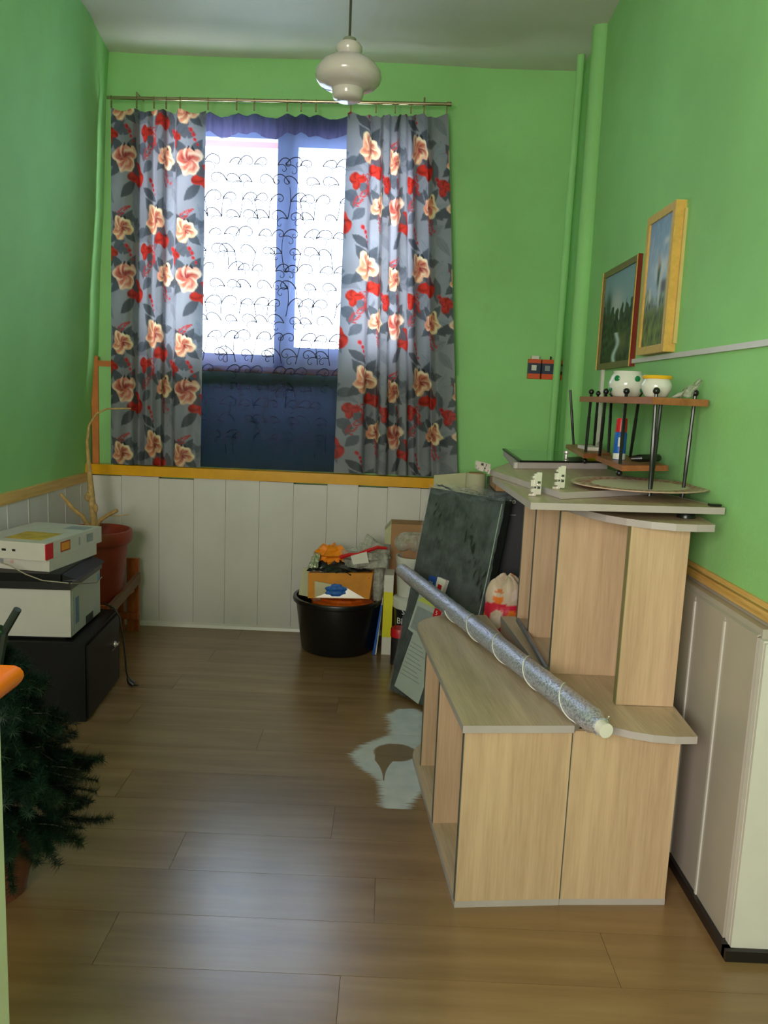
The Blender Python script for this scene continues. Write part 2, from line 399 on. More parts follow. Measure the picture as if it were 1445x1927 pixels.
def sheet(name, corners, m, parent=None, n=14, amp=0.012, seed=1, bulge=0.0, smooth=True):
    """a wrinkled sheet of plastic or cloth spanned between four corner points"""
    rnd = np.random.RandomState(seed); A, B, C, D = [np.array(c, float) for c in corners]
    u = np.linspace(0, 1, n); U_, V_ = np.meshgrid(u, u, indexing='ij')
    P = (1-U_)[..., None]*(1-V_)[..., None]*A + U_[..., None]*(1-V_)[..., None]*B + U_[..., None]*V_[..., None]*C + (1-U_)[..., None]*V_[..., None]*D
    N = np.cross(B-A, D-A); N /= np.linalg.norm(N); h = rnd.randn(n, n)*amp*0.45
    for k in range(7):
        a, b = rnd.rand(2)*9; h += amp*0.5*np.sin(a*U_*2+b*V_*2+rnd.rand()*6)
    h += bulge*np.sin(PI*U_)*np.sin(PI*V_)
    P = P + h[..., None]*N
    o = mesh_obj(name, P.reshape(-1, 3), grid_faces(n, n), m, parent, smooth=smooth)
    md = o.modifiers.new('thickness', 'SOLIDIFY'); md.thickness = 0.0012
    return o

# ================================================================== the room
H = 3.42; YB = 4.93; YL = 4.875; YD = 4.81
# floor: subfloor + one object per laminate board
fo = struct(box(-1.95, 1.9, -2.0, 5.0, -0.06, -0.009).build('floor', SUBF))
bl, bw = 1.38, 0.2115
pm = None; rowy = 2.694
for k in range(-23, 11):
    y0 = rowy + k*bw
    st = -1.93 - ((k*0.47) % 1.0)*bl
    if k == -1: st = -0.14 - bl
    if k == 0: st = -0.95 - bl
    if k == 4: st = -0.195 - bl
    if k == 2: st = -0.504 - bl
    while st > -1.93: st -= bl
    x = st
    while x < 1.88:
        a, b = max(x, -1.93), min(x+bl, 1.88)
        if b - a > 0.01:
            if b - a > bl - 0.001:
                if pm is None:
                    m_ = MB().box(0, bl-0.0012, 0, bw-0.0012, -0.008, 0)
                    o = m_.build('floor_board', FLOORM, fo, bevel=0.0007); pm = o.data; o.location = (a, y0, 0)
                else:
                    o = bpy.data.objects.new('floor_board', pm); COL.objects.link(o); o.parent = fo; o.location = (a, y0, 0)
            else:
                o = MB().box(0, b-a-0.0012, 0, bw-0.0012, -0.008, 0).build('floor_board', FLOORM, fo); o.location = (a, y0, 0)
        x += bl
# far wall: upper wall, thicker lower wall with a ledge, window opening
WX0, WX1, WZ0, WZ1 = -1.50, 0.19, 1.635, 3.06
wb = MB()
wb.box(-1.95, WX0, YB, 5.25, 0, H+0.1); wb.box(WX1, 1.5, YB, 5.25, 0, H+0.1)
wb.box(WX0, WX1, YB, 5.25, WZ1, H+0.1); wb.box(WX0, WX1, YB+0.16, 5.25, 0, WZ0); wb.box(WX0, -1.24, YB, YB+.16, 0, WZ0); wb.box(-0.22, WX1, YB, YB+.16, 0, WZ0)
struct(box(-1.24, -0.22, YB+.150, YB+.16, .99, 1.632).build('wall_niche_shade', mat('shaded_green_paint', (40, 66, 52), .5)))  # added panel; the wall's shade under the window is in its dark colour
wb.box(-1.83, 1.06, YL, YB, 0, 0.99); wb.box(-1.83, -1.24, YL, YB, 0.99, 1.632); wb.box(-0.22, 1.06, YL, YB, 0.99, 1.632)
wall_back = struct(wb.build('wall_back', GREEN))
# left wall leans: it comes forward towards the ceiling
lw = MB()
ys = [-2.0, 2.5, 3.6, 3.9, 4.4, 5.25]; tops = [-1.60, -1.60, -1.60, -1.612, -1.672, -1.765]
zs = [0, 0.95, 1.7, 2.5, H+0.1]
grid = [[(-1.85 + ((tp+1.85)*max(0, (z-0.95)/(H-0.95)) if z > 0.95 else 0), y, z) for z in zs] for y, tp in zip(ys, tops)]
for i in range(len(ys)-1):
    for j in range(len(zs)-1):
        lw.face([grid[i][j], grid[i+1][j], grid[i+1][j+1], grid[i][j+1]])
lw.face([(-1.99, -2, 0), (-1.99, 5.25, 0), (-1.99, 5.25, H+.1), (-1.99, -2, H+.1)])
bmesh.ops.remove_doubles(lw.bm, verts=lw.bm.verts, dist=0.0005)
wall_left = struct(lw.build('wall_left', GREEN))
# right wall (ends 2 m in front of the camera), leaning slightly
rw = MB()
A = [(1.05, 2.02, 0), (1.5, 2.02, 0), (1.5, 4.95, 0), (1.05, 4.95, 0)]; B = [(1.02, 2.02, H+.1), (1.5, 2.02, H+.1), (1.5, 4.95, H+.1), (1.02, 4.95, H+.1)]
rw.hexa(A, B); wall_right = struct(rw.build('wall_right', GREEN))
wall_side = struct(box(1.88, 2.0, -2, 2.1, 0, H+.1).build('wall_side', GREEN))
struct(box(1.5, 2.0, 2.1, 2.25, 0, H+.1).build('wall_return', GREEN))
wall_front = struct(box(-1.95, 2.0, -2.15, -2.0, 0, H+.1).build('wall_front', GREEN))
# ceiling, sagging plaster band near the far wall
cl = MB()
yc = [-2.1, 3.2, 3.7, 4.05, 4.3, 4.5, 4.7, 4.93]; zc = [H, H, H-0.004, H+0.014, H-0.004, H+0.010, H-0.004, H-0.006]
nx = 9
g = [[cl._v((-1.95+i*(3.95/(nx-1)), y, z + 0.006*math.sin(i*1.7+y*3))) for i in range(nx)] for y, z in zip(yc, zc)]
for a, b in zip(g, g[1:]):
    for i in range(nx-1): cl.bm.faces.new((a[i], a[i+1], b[i+1], b[i]))
cl.box(-1.95, 2.0, -2.1, 5.2, H+0.05, H+0.12)
struct(cl.build('ceiling', CEIL, smooth=True))

# yellow sill shelf on top of the far dado
sh = MB(); sh.box(-1.85, 0.40, 4.782, YL, 0.946, 1.007)
struct(sh.build('trim_1', YELLOW, bevel=0.004))
# orange brown window board, and the upright strip in the left corner
wt = MB(); wt.box(-1.815, 0.25, YL-0.012, 5.0, 1.600, 1.634); struct(wt.build('trim_2', ORANGEP))
struct(box(-1.835, -1.795, YL-0.014, YL, 1.007, 1.66).build('trim_3', ORANGEP))
# the far dado: white plastic panels with uneven tops
base = struct(box(-1.85, 1.04, 4.825, YL, 0, 0.93).build('dado_backing', PVC))
xs = [-1.85, -1.635, -1.404, -1.189, -0.992, -0.784, -0.574, -0.367, -0.176, 0.005, 0.208, 0.41, 0.62, 0.83, 1.04]
for i, (a, b) in enumerate(zip(xs, xs[1:])):
    zt = 0.938 + [0, 0.004, -0.004, 0.006, 0.016, 0.004, -0.004, 0.010, -0.004, 0.002, 0, .003, 0, 0][i]
    m_ = MB().box(a+0.0008, b-0.0008, 4.80, 4.825, 0.02, zt)
    m_.build('panel', PVC, base, bevel=0.0012)
sk = MB(); sk.prism([(4.80, 0), (4.80, 0.028), (4.788, 0.018), (4.782, 0)], -1.84, 1.0)
sk.bm.transform(Matrix(((0, 0, 1, 0), (1, 0, 0, 0), (0, 1, 0, 0), (0, 0, 0, 1))))
struct(sk.build('baseboard_back', STRIP))
# left dado
lb = struct(box(-1.86, -1.845, 0.5, 4.82, 0, 0.905).build('dado_backing_left', PVC))
yp = [4.80, 4.661, 4.437, 4.207, 3.975, 3.752] + [3.752-0.228*k for k in range(1, 14)]
for a, b in zip(yp, yp[1:]):
    box(-1.845, -1.832, b+0.004, a-0.004, 0.02, 0.902).build('panel', PVC, lb, bevel=0.002)
    box(-1.845, -1.830, a-0.004, a+0.004, 0.02, 0.900).build('joint_strip', STRIP, lb)
struct(MB().box(-1.86, -1.825, 0.5, 4.79, 0.902, 0.955).build('trim_4', TRIMW, bevel=0.006))
# right dado with black skirting, wrapped round the wall end
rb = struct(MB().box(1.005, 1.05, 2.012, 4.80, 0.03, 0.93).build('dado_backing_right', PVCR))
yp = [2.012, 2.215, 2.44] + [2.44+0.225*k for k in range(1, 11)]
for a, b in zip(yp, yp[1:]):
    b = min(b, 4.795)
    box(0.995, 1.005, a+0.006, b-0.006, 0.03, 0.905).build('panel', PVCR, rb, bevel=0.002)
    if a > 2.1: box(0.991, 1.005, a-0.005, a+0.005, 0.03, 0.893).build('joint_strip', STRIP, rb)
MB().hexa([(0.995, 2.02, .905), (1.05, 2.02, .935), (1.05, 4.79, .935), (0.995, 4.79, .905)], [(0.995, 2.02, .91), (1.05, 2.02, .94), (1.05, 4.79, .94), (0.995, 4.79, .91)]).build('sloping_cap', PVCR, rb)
eb = struct(box(1.0, 1.5, 1.99, 2.012, 0.03, 0.905).build('dado_end', STRIP))
for i in range(3):
    box(1.0+0.165*i+0.001, 1.163+0.165*i, 1.978, 1.99, 0.03, 0.90).build('panel', STRIP, eb, bevel=0.002)
tr = MB()
for z, d in ((0.938, 0.014), (0.952, 0.020), (0.972, 0.014)): tr.box(1.048-d, 1.06, 2.0, 4.80, z, z+0.015)
struct(tr.build('trim_5', TRIMW, bevel=0.003))
struct(MB().box(0.982, 1.01, 1.975, 4.79, 0, 0.032).box(0.982, 1.5, 1.962, 1.99, 0, 0.032).build('baseboard_right', BLKSK, bevel=0.004))
# white cable trunking on the right wall
tk = MB(); tk.box(1.022, 1.046, 2.02, 3.93, 1.676, 1.694); tk.box(1.022, 1.046, 3.905, 3.93, 1.20, 1.676)
struct(tk.build('trim_6', STRIP))
# heating pipes in the far right corner
pp = tag(MB().tube([(1.014, 4.38, 0.95), (1.014, 4.38, 1.2), (1.008, 4.38, H)], 0.050, 24).build('heating_pipe', GREEN, smooth=True), 'thick green painted riser pipe near the right wall corner', 'pipe')
tag(MB().tube([(0.966, 4.715, 1.0), (0.972, 4.715, 2.0), (0.978, 4.715, H)], 0.021, 14).build('heating_pipe', GREEN, smooth=True), 'thin green painted riser pipe in the far corner beside the thick one', 'pipe')

# ------------------------------------------------------------------ window
wf = bpy.data.objects.new('window_1', None); COL.objects.link(wf); WM[wf.name] = Matrix.Identity(4); wf['kind'] = 'structure'
FR = mat('white_window_plastic', (206, 214, 236), 0.3, 0.02)
f = MB(); y0, y1 = 4.965, 5.03
f.box(WX0, WX1, y0, y1, WZ0, 1.712); f.box(WX0, WX1, y0, y1, 2.98, WZ1); f.box(WX0, WX0+0.07, y0, y1, WZ0, WZ1); f.box(WX1-0.07, WX1, y0, y1, WZ0, WZ1)
f.box(-0.738, -0.672, y0, y1, WZ0, WZ1)
f.build('window_frame', FR, wf, bevel=0.004)
f = MB(); y0 = 4.945
f.box(-0.685, -0.612, y0, y1, 1.695, 3.0); f.box(0.075, 0.148, y0, y1, 1.695, 3.0); f.box(-0.612, 0.075, y0, y1, 1.695, 1.765); f.box(-0.612, 0.075, y0, y1, 2.933, 3.0)
f.build('sash', FR, wf, bevel=0.004)
hd = MB(); hd.box(-0.660, -0.635, 4.925, 4.945, 2.12, 2.19); hd.box(-0.654, -0.641, 4.905, 4.93, 2.04, 2.17); hd.build('handle', WHITEP, wf, bevel=0.004)
box(WX0+0.07, -0.738, 4.992, 4.998, 1.712, 2.98).build('pane', WGLASS, wf)
box(-0.612, 0.075, 4.992, 4.998, 1.765, 2.933).build('pane', WGLASS, wf)
struct(MB().box(WX0, WX1, 5.06, 5.24, 3.005, WZ1+0.01).build('trim_7', mat('brick_red_render', (190, 96, 60), 0.8)))

# ================================================================== curtains
def tile():
    """the printed repeat: 0.60 m wide, 0.66 m high, peonies, grey leaves, red sprigs"""
    W, Hh, R = 0.56, 0.66, 0.003
    nx, ny = int(W/R), int(Hh/R); X, Y = np.meshgrid(np.arange(nx)*R, np.arange(ny)*R, indexing='ij')
    rnd = np.random.RandomState(9)
    base = np.zeros((nx, ny, 3)); base[:] = lin((136, 138, 147))
    cloud = np.zeros((nx, ny))
    for k in range(10):
        a, b = rnd.randint(-3, 4), rnd.randint(-3, 4); cloud += np.sin(2*PI*(a*X/W + b*Y/Hh) + rnd.rand()*6)/4
    base *= (1 + 0.10*cloud)[..., None]
    def dd(cx, cy):
        dx = (X-cx+W/2) % W - W/2; dy = (Y-cy+Hh/2) % Hh - Hh/2; return dx, dy
    def put(m, c, rim=None):
        m = np.clip(m, 0, 1)[..., None]; base[:] = base*(1-m) + np.array(c)*m
    def ell(cx, cy, a, b, ang, c, c2=None, soft=0.18, op=1.0):
        dx, dy = dd(cx, cy); ca, sa = math.cos(ang), math.sin(ang); u = (dx*ca+dy*sa)/a; v = (-dx*sa+dy*ca)/b
        d = np.sqrt(u*u+v*v); m = np.clip((1-d)/soft, 0, 1)*op
        if c2 is None: put(m, lin(c))
        else:
            g = np.clip((d-0.25)/0.6, 0, 1)[..., None]; col = np.array(lin(c))*(1-g) + np.array(lin(c2))*g
            base[:] = base*(1-m[..., None]) + col*m[..., None]
    def leaf(cx, cy, L, w, ang, c=(92, 98, 108)):
        dx, dy = dd(cx, cy); ca, sa = math.cos(ang), math.sin(ang); u = (dx*ca+dy*sa)/L; v = (-dx*sa+dy*ca)/w
        prof = np.clip(1-u*u, 0, 1)**1.2*(1-0.35*u); m = np.clip((prof-np.abs(v))*6, 0, 1)*(np.abs(u) < 1)
        put(m*0.92, lin(c)); put(np.clip(1-np.abs(v)*14, 0, 1)*(np.abs(u) < 0.85)*0.35, lin((60, 64, 74)))
    for i in range(52):
        leaf(rnd.rand()*W, rnd.rand()*Hh, 0.05+rnd.rand()*0.035, 0.022+rnd.rand()*0.018, rnd.rand()*6.28, random.choice([(84, 90, 100), (100, 104, 114), (120, 122, 132), (66, 70, 78), (132, 136, 146), (78, 82, 90)]))
    def peony(cx, cy, sz, hue=0):
        for k in range(4): leaf(cx+sz*1.1*math.cos(2.2+k*1.7), cy+sz*1.1*math.sin(2.2+k*1.7), sz*0.85, sz*0.40, 2.2+k*1.7, (70, 76, 84))
        dx, dy = dd(cx, cy); th = np.arctan2(dy, dx); rho = np.hypot(dx, dy)/sz; ph = rnd.rand()*6
        R = 1+0.14*np.sin(3*th+ph)+0.10*np.sin(5*th+ph*2)+0.05*np.sin(9*th+ph)
        q = rho/R; m = np.clip((1-q)*12, 0, 1)[..., None]
        sal = np.array(lin([(204, 112, 92), (216, 136, 104)][hue])); drk = np.array(lin((136, 40, 44))); crm = np.array(lin([(232, 206, 180), (238, 218, 180)][hue]))
        edge = np.abs(np.sin(2.5*th+4.2*q+ph+0.8*np.sin(3*th)))**5
        c = sal*np.ones(q.shape+(3,)); w = np.clip(1.15-q*1.5, 0, 1)*(0.55+0.45*np.sin(th+ph)); w = np.clip(w*1.25+0.35*(np.abs(np.sin(4.5*th+5*q+ph)) > .86)*(q < .8), 0, 1); c = c*(1-w[..., None])+drk*w[..., None]
        rim = np.clip((q-0.62)*3.0, 0, 1)*(0.55+0.45*np.cos(th-1.2+ph*.3)); rim = np.clip(rim+edge*0.75*np.clip(q*1.6, 0, 1), 0, 1)[..., None]
        c = c*(1-rim)+crm*rim; base[:] = base*(1-m)+c*m
        ell(cx+sz*.30, cy+sz*.86, sz*.09, sz*.22, .6, (38, 42, 46)); ell(cx-sz*.05, cy+sz*.92, sz*.07, sz*.16, -.4, (38, 42, 46))
    def redf(cx, cy, sz):
        dx, dy = dd(cx, cy); th = np.arctan2(dy, dx); rho = np.hypot(dx, dy)/sz; ph = rnd.rand()*6
        R = 1+0.22*np.sin(3*th+ph)+0.14*np.sin(4*th+ph*2); q = rho/R; m = np.clip((1-q)*9, 0, 1)[..., None]
        e = np.abs(np.sin(2*th+2.5*q+ph))[..., None]; c = np.array(lin((186, 50, 40)))*(0.45+0.55*e)*np.ones(q.shape+(3,)); base[:] = base*(1-m)+c*m
    def sprig(cx, cy, Ls, ang):
        for k in range(26):
            t = k/25; w = ((1-t)*0.030+0.002)*rnd.uniform(.1, 1); sg = -1 if k % 2 else 1
            px = cx+Ls*t*math.cos(ang)-sg*w*math.sin(ang); py = cy+Ls*t*math.sin(ang)+sg*w*math.cos(ang)
            ell(px, py, 0.0105*(1.2-t*0.6), 0.0055, ang+sg*1.0, (176, 48, 46), None, 0.3, 0.9)
    def bud(cx, cy):
        for k in range(4): ell(cx+0.012*k+0.004*(k % 2), cy-0.026*k, 0.013-0.0015*k, 0.017-0.002*k, 0.4, (150, 34, 44), (196, 60, 60), 0.3)
    redf(0.21, 0.14, 0.062); redf(0.45, 0.46, 0.066); redf(0.29, 0.38, 0.045); redf(0.02, 0.36, 0.045)
    sprig(0.28, 0.24, 0.15, 0.9); sprig(0.50, 0.10, 0.14, 1.9); sprig(0.04, 0.55, 0.13, 0.6); sprig(0.34, 0.42, 0.12, -1.2)
    peony(0.12, 0.23, 0.078); peony(0.38, 0.56, 0.080, 1); peony(0.48, 0.25, 0.064, 1); peony(0.10, 0.50, 0.066, 1)
    bud(0.13, 0.40); bud(0.33, 0.12); bud(0.54, 0.40)
    return base, R, nx, ny
TILE, TR, TNX, TNY = tile()
def curtain_mesh(name, path_top, xb0, xb1, ztop_fn, zbot_fn, m, parent, u0=0.0, v0=0.0, step=0.0042, printed=True, nv_step=0.0045, ymin=0.0):
    p = np.array(path_top, float); seg = np.hypot(np.diff(p[:, 0]), np.diff(p[:, 1])); s = np.r_[0, np.cumsum(seg)]
    n = int(s[-1]/step); q = np.linspace(0, s[-1], n)
    x = np.interp(q, s, p[:, 0]); y = np.interp(q, s, p[:, 1])
    ker = np.hanning(11); ker /= ker.sum()
    for a in (x, y):
        b = np.r_[np.full(5, a[0]), a, np.full(5, a[-1])]; a[:] = np.convolve(b, ker, 'valid')
    nv = int(2.05/nv_step); t = np.linspace(0, 1, nv)
    X = np.zeros((n, nv)); Y = np.zeros((n, nv)); Z = np.zeros((n, nv))
    fx = (x-x[0])/(x[-1]-x[0]); xbot = xb0 + (xb1-xb0)*fx
    for j, tt in enumerate(t):
        X[:, j] = x*(1-tt) + xbot*tt; mean = 4.805
        Y[:, j] = mean + (y-mean)*(1-0.25*tt*tt) + 0.006*np.sin(fx*31+tt*5)*tt
        Z[:, j] = ztop_fn(x)*(1-tt) + zbot_fn(xbot)*tt
    colr = None
    if printed:
        iu = ((q[:, None]+u0 + 0*Z)/TR).astype(int) % TNX; iv = ((Z+v0)/TR).astype(int) % TNY; colr = TILE[iu, iv].reshape(-1, 3)
        hem = (Z < (zbot_fn(xbot)[:, None]+0.0))
    return mesh_obj(name, np.stack([X, Y, Z], -1).reshape(-1, 3), grid_faces(n, nv), m, parent, colr)
rod_z = lambda x: 3.139 + (np.asarray(x)+0.7)*0.0205
RING_X = [-1.676, -1.53, -1.43, -1.36, -1.28, -1.12, -0.955, -0.855, -0.665, -0.585, -0.50, -0.30, -0.155, -0.045, 0.045, 0.12, 0.25]
def ztop(x):
    x = np.asarray(x); d = np.min(np.abs(x[:, None]-np.array(RING_X)[None, :]), axis=1)
    return rod_z(x) - 0.052 - np.minimum(d, 0.06)*0.42
RODY = 4.80
cu = thing('floral_curtain', 'left floral curtain printed with peonies, grey leaves and red sprigs', 'curtain', (-1.42, RODY, 1.015), 0, 'floral curtains at the window')
curtain_mesh('curtain_cloth', [(-1.685, 4.81), (-1.60, 4.775), (-1.545, 4.78), (-1.525, 4.845), (-1.47, 4.80), (-1.44, 4.835), (-1.40, 4.785), (-1.375, 4.785), (-1.365, 4.845), (-1.32, 4.85), (-1.29, 4.79), (-1.21, 4.79), (-1.13, 4.81)], -1.70, -1.15, ztop, lambda x: 1.012 + 0*x, CURTM, cu, 0.02, 0.08)
cu = thing('floral_curtain', 'right floral curtain printed with peonies, grey leaves and red sprigs', 'curtain', (0.0, RODY, 1.015), 0, 'floral curtains at the window')
curtain_mesh('curtain_cloth', [(-0.32, 4.80), (-0.25, 4.78), (-0.19, 4.785), (-0.175, 4.845), (-0.125, 4.85), (-0.11, 4.775), (-0.075, 4.78), (-0.065, 4.84), (-0.03, 4.845), (-0.015, 4.78), (0.02, 4.78), (0.03, 4.84), (0.055, 4.84), (0.075, 4.775), (0.125, 4.80), (0.14, 4.835), (0.165, 4.79), (0.262, 4.795)], -0.33, 0.428, ztop, lambda x: 1.016 + 0*x, CURTM, cu, 0.22, 0.30)
# sheer voile with scroll embroidery
sc = thing('sheer_curtain', 'lilac voile sheer with dark scroll embroidery between the floral curtains', 'curtain', (-0.73, 4.86, 1.02))
sx = [(-1.20 + 0.94*i/60, 4.852 + 0.007*math.sin(i*0.9) + 0.004*math.sin(i*2.3)) for i in range(61)]
curtain_mesh('voile', sx, -1.20, -0.26, ztop, lambda x: 1.012 + 0*x, SHEER, sc, printed=False, step=0.012, nv_step=0.05)
n = 120; hx = np.linspace(-1.20, -0.26, n); V = []
for x in hx:
    yy = 4.846 + 0.007*math.sin((x+1.2)/0.94*60*0.9) + 0.003*math.sin(x*160)
    zt = float(ztop(np.array([x]))[0]); V += [(x, yy, zt), (x, yy-0.003, zt-0.04), (x, yy-0.002, zt-0.075-0.004*math.sin(x*40)), (x, yy, zt-0.108-0.008*math.sin(x*23))]
mesh_obj('gathered_hem', V, grid_faces(n, 4), HEMM, sc)
# embroidery: flat curling ribbons
rnd = random.Random(3); V = []; F = []
def ribbon(pts, w):
    b = len(V)
    for i, (x, z) in enumerate(pts):
        x2, z2 = pts[min(i+1, len(pts)-1)]; x1, z1 = pts[max(i-1, 0)]; dx, dz = x2-x1, z2-z1; L = math.hypot(dx, dz) or 1
        ww = w*(1-0.5*i/len(pts)); k = (x+1.2)/0.94*60
        yy = 4.841 + 0.007*math.sin(k*0.9)
        V.append((x-dz/L*ww, yy, z+dx/L*ww)); V.append((x+dz/L*ww, yy, z-dx/L*ww))
    for i in range(len(pts)-1): F.append((b+2*i, b+2*i+1, b+2*i+3, b+2*i+2))
def curl(x, z, a, s, hand, turns=1.35):
    pts = []; L = 0
    for i in range(22):
        t = i/21; ang = a + hand*(t**1.4)*turns*2*PI; st = s*(1-0.86*t)*0.19
        pts.append((x, z)); x += math.cos(ang)*st; z += math.sin(ang)*st
    return pts
for col_ in range(9):
    cx0 = -1.13 + col_*0.095 + rnd.uniform(-.015, .015)
    z = 1.10
    stem = []
    while z < 2.97:
        stem.append((cx0 + 0.022*math.sin(z*11+col_*2.1), z)); z += 0.02
    for k in range(5, len(stem)-4, 5):
        h = 1 if (k//5) % 2 else -1
        x, zz = stem[k]; s_ = rnd.uniform(0.062, 0.092)
        ribbon(curl(x, zz, PI/2 - h*0.5, s_, -h), 0.0031)
        if rnd.random() < 0.7: ribbon(curl(x, zz, PI/2 - h*1.3, s_*0.62, -h, 1.0), 0.0026)
    for k in range(0, len(stem)-14, 14): ribbon(stem[k:k+10], 0.0027)
V = [(min(-0.30, max(-1.16, v[0])), v[1], v[2]) for v in V]
eo = mesh_obj('embroidery', V, F, mat('dark_violet_thread', (40, 38, 52), 0.9), sc, smooth=False)
eo['kind'] = 'stuff'
# rod and its clip rings
rod = thing('curtain_rod', 'thin brass curtain rod with clip rings above the window', 'curtain rod', (-0.7, RODY, 3.14))
RODM = mat('aged_brass', (176, 160, 128), 0.22, 0.08, metal=0.9)
MB().tube([(-1.70, RODY, float(rod_z(-1.70))), (0.255, RODY, float(rod_z(0.255)))], 0.0095, 12).tube([(0.25, RODY, float(rod_z(.25))), (0.275, RODY, float(rod_z(.275)))], 0.013, 12).build('rod', RODM, rod, smooth=True)
for bx in (-1.53, 0.12):
    MB().tube([(bx, YB, float(rod_z(bx))+0.03), (bx, RODY, float(rod_z(bx))+0.03), (bx, RODY, float(rod_z(bx))-0.002)], 0.005, 8).build('bracket', RODM, rod)
ring_me = None
for x in RING_X:
    z = float(rod_z(x))
    if ring_me is None:
        m_ = MB(); c = Vector(WM[rod.name].translation)
        m_.tube([c + Vector((0.0, 0.0145*math.cos(a*PI/7), 0.0145*math.sin(a*PI/7)-0.003)) for a in range(15)], 0.0018, 6, cap=False)
        m_.box(c.x-0.004, c.x+0.004, c.y-0.005, c.y+0.005, c.z-0.054, c.z-0.018)
        o = m_.build('clip_ring', RODM, rod); ring_me = o.data
    else:
        o = bpy.data.objects.new('clip_ring', ring_me); COL.objects.link(o); o.parent = rod
    o.location = (x - c.x, 0, z - c.z)

# ================================================================== pendant lamp
L = thing('pendant_lamp', 'opal glass pendant lamp hanging on a dark cord', 'lamp', (-0.20, 3.0, 3.42))
cz = 2.622
MB().tube([(-0.20, 3.0, H), (-0.20, 3.0, 2.74)], 0.0045, 8).build('cord', CORD, L)
MB().lathe([(0, .02), (.05, .02), (.055, 0), (0, 0)], (-0.20, 3.0, H-0.02), 24).build('ceiling_rose', WHITEP, L, smooth=True)
MB().lathe([(0, .123), (.012, .123), (.024, .117), (.026, .100), (.0, .100)], (-0.20, 3.0, cz), 24).build('cap', mat('dusty_metal', (120, 124, 104), 0.5), L, smooth=True)
prof = [(.024, .104), (.038, .101), (.046, .090), (.047, .080), (.040, .068), (.036, .062), (.046, .057), (.072, .049), (.098, .032), (.115, .010), (.1185, -.008), (.114, -.022), (.102, -.035), (.084, -.044), (.064, -.049), (.057, -.053), (.055, -.072), (.051, -.082), (.040, -.088), (0, -.089)]
MB().lathe(prof, (-0.20, 3.0, cz), 48).build('lamp_shade', OPAL, L, smooth=True)

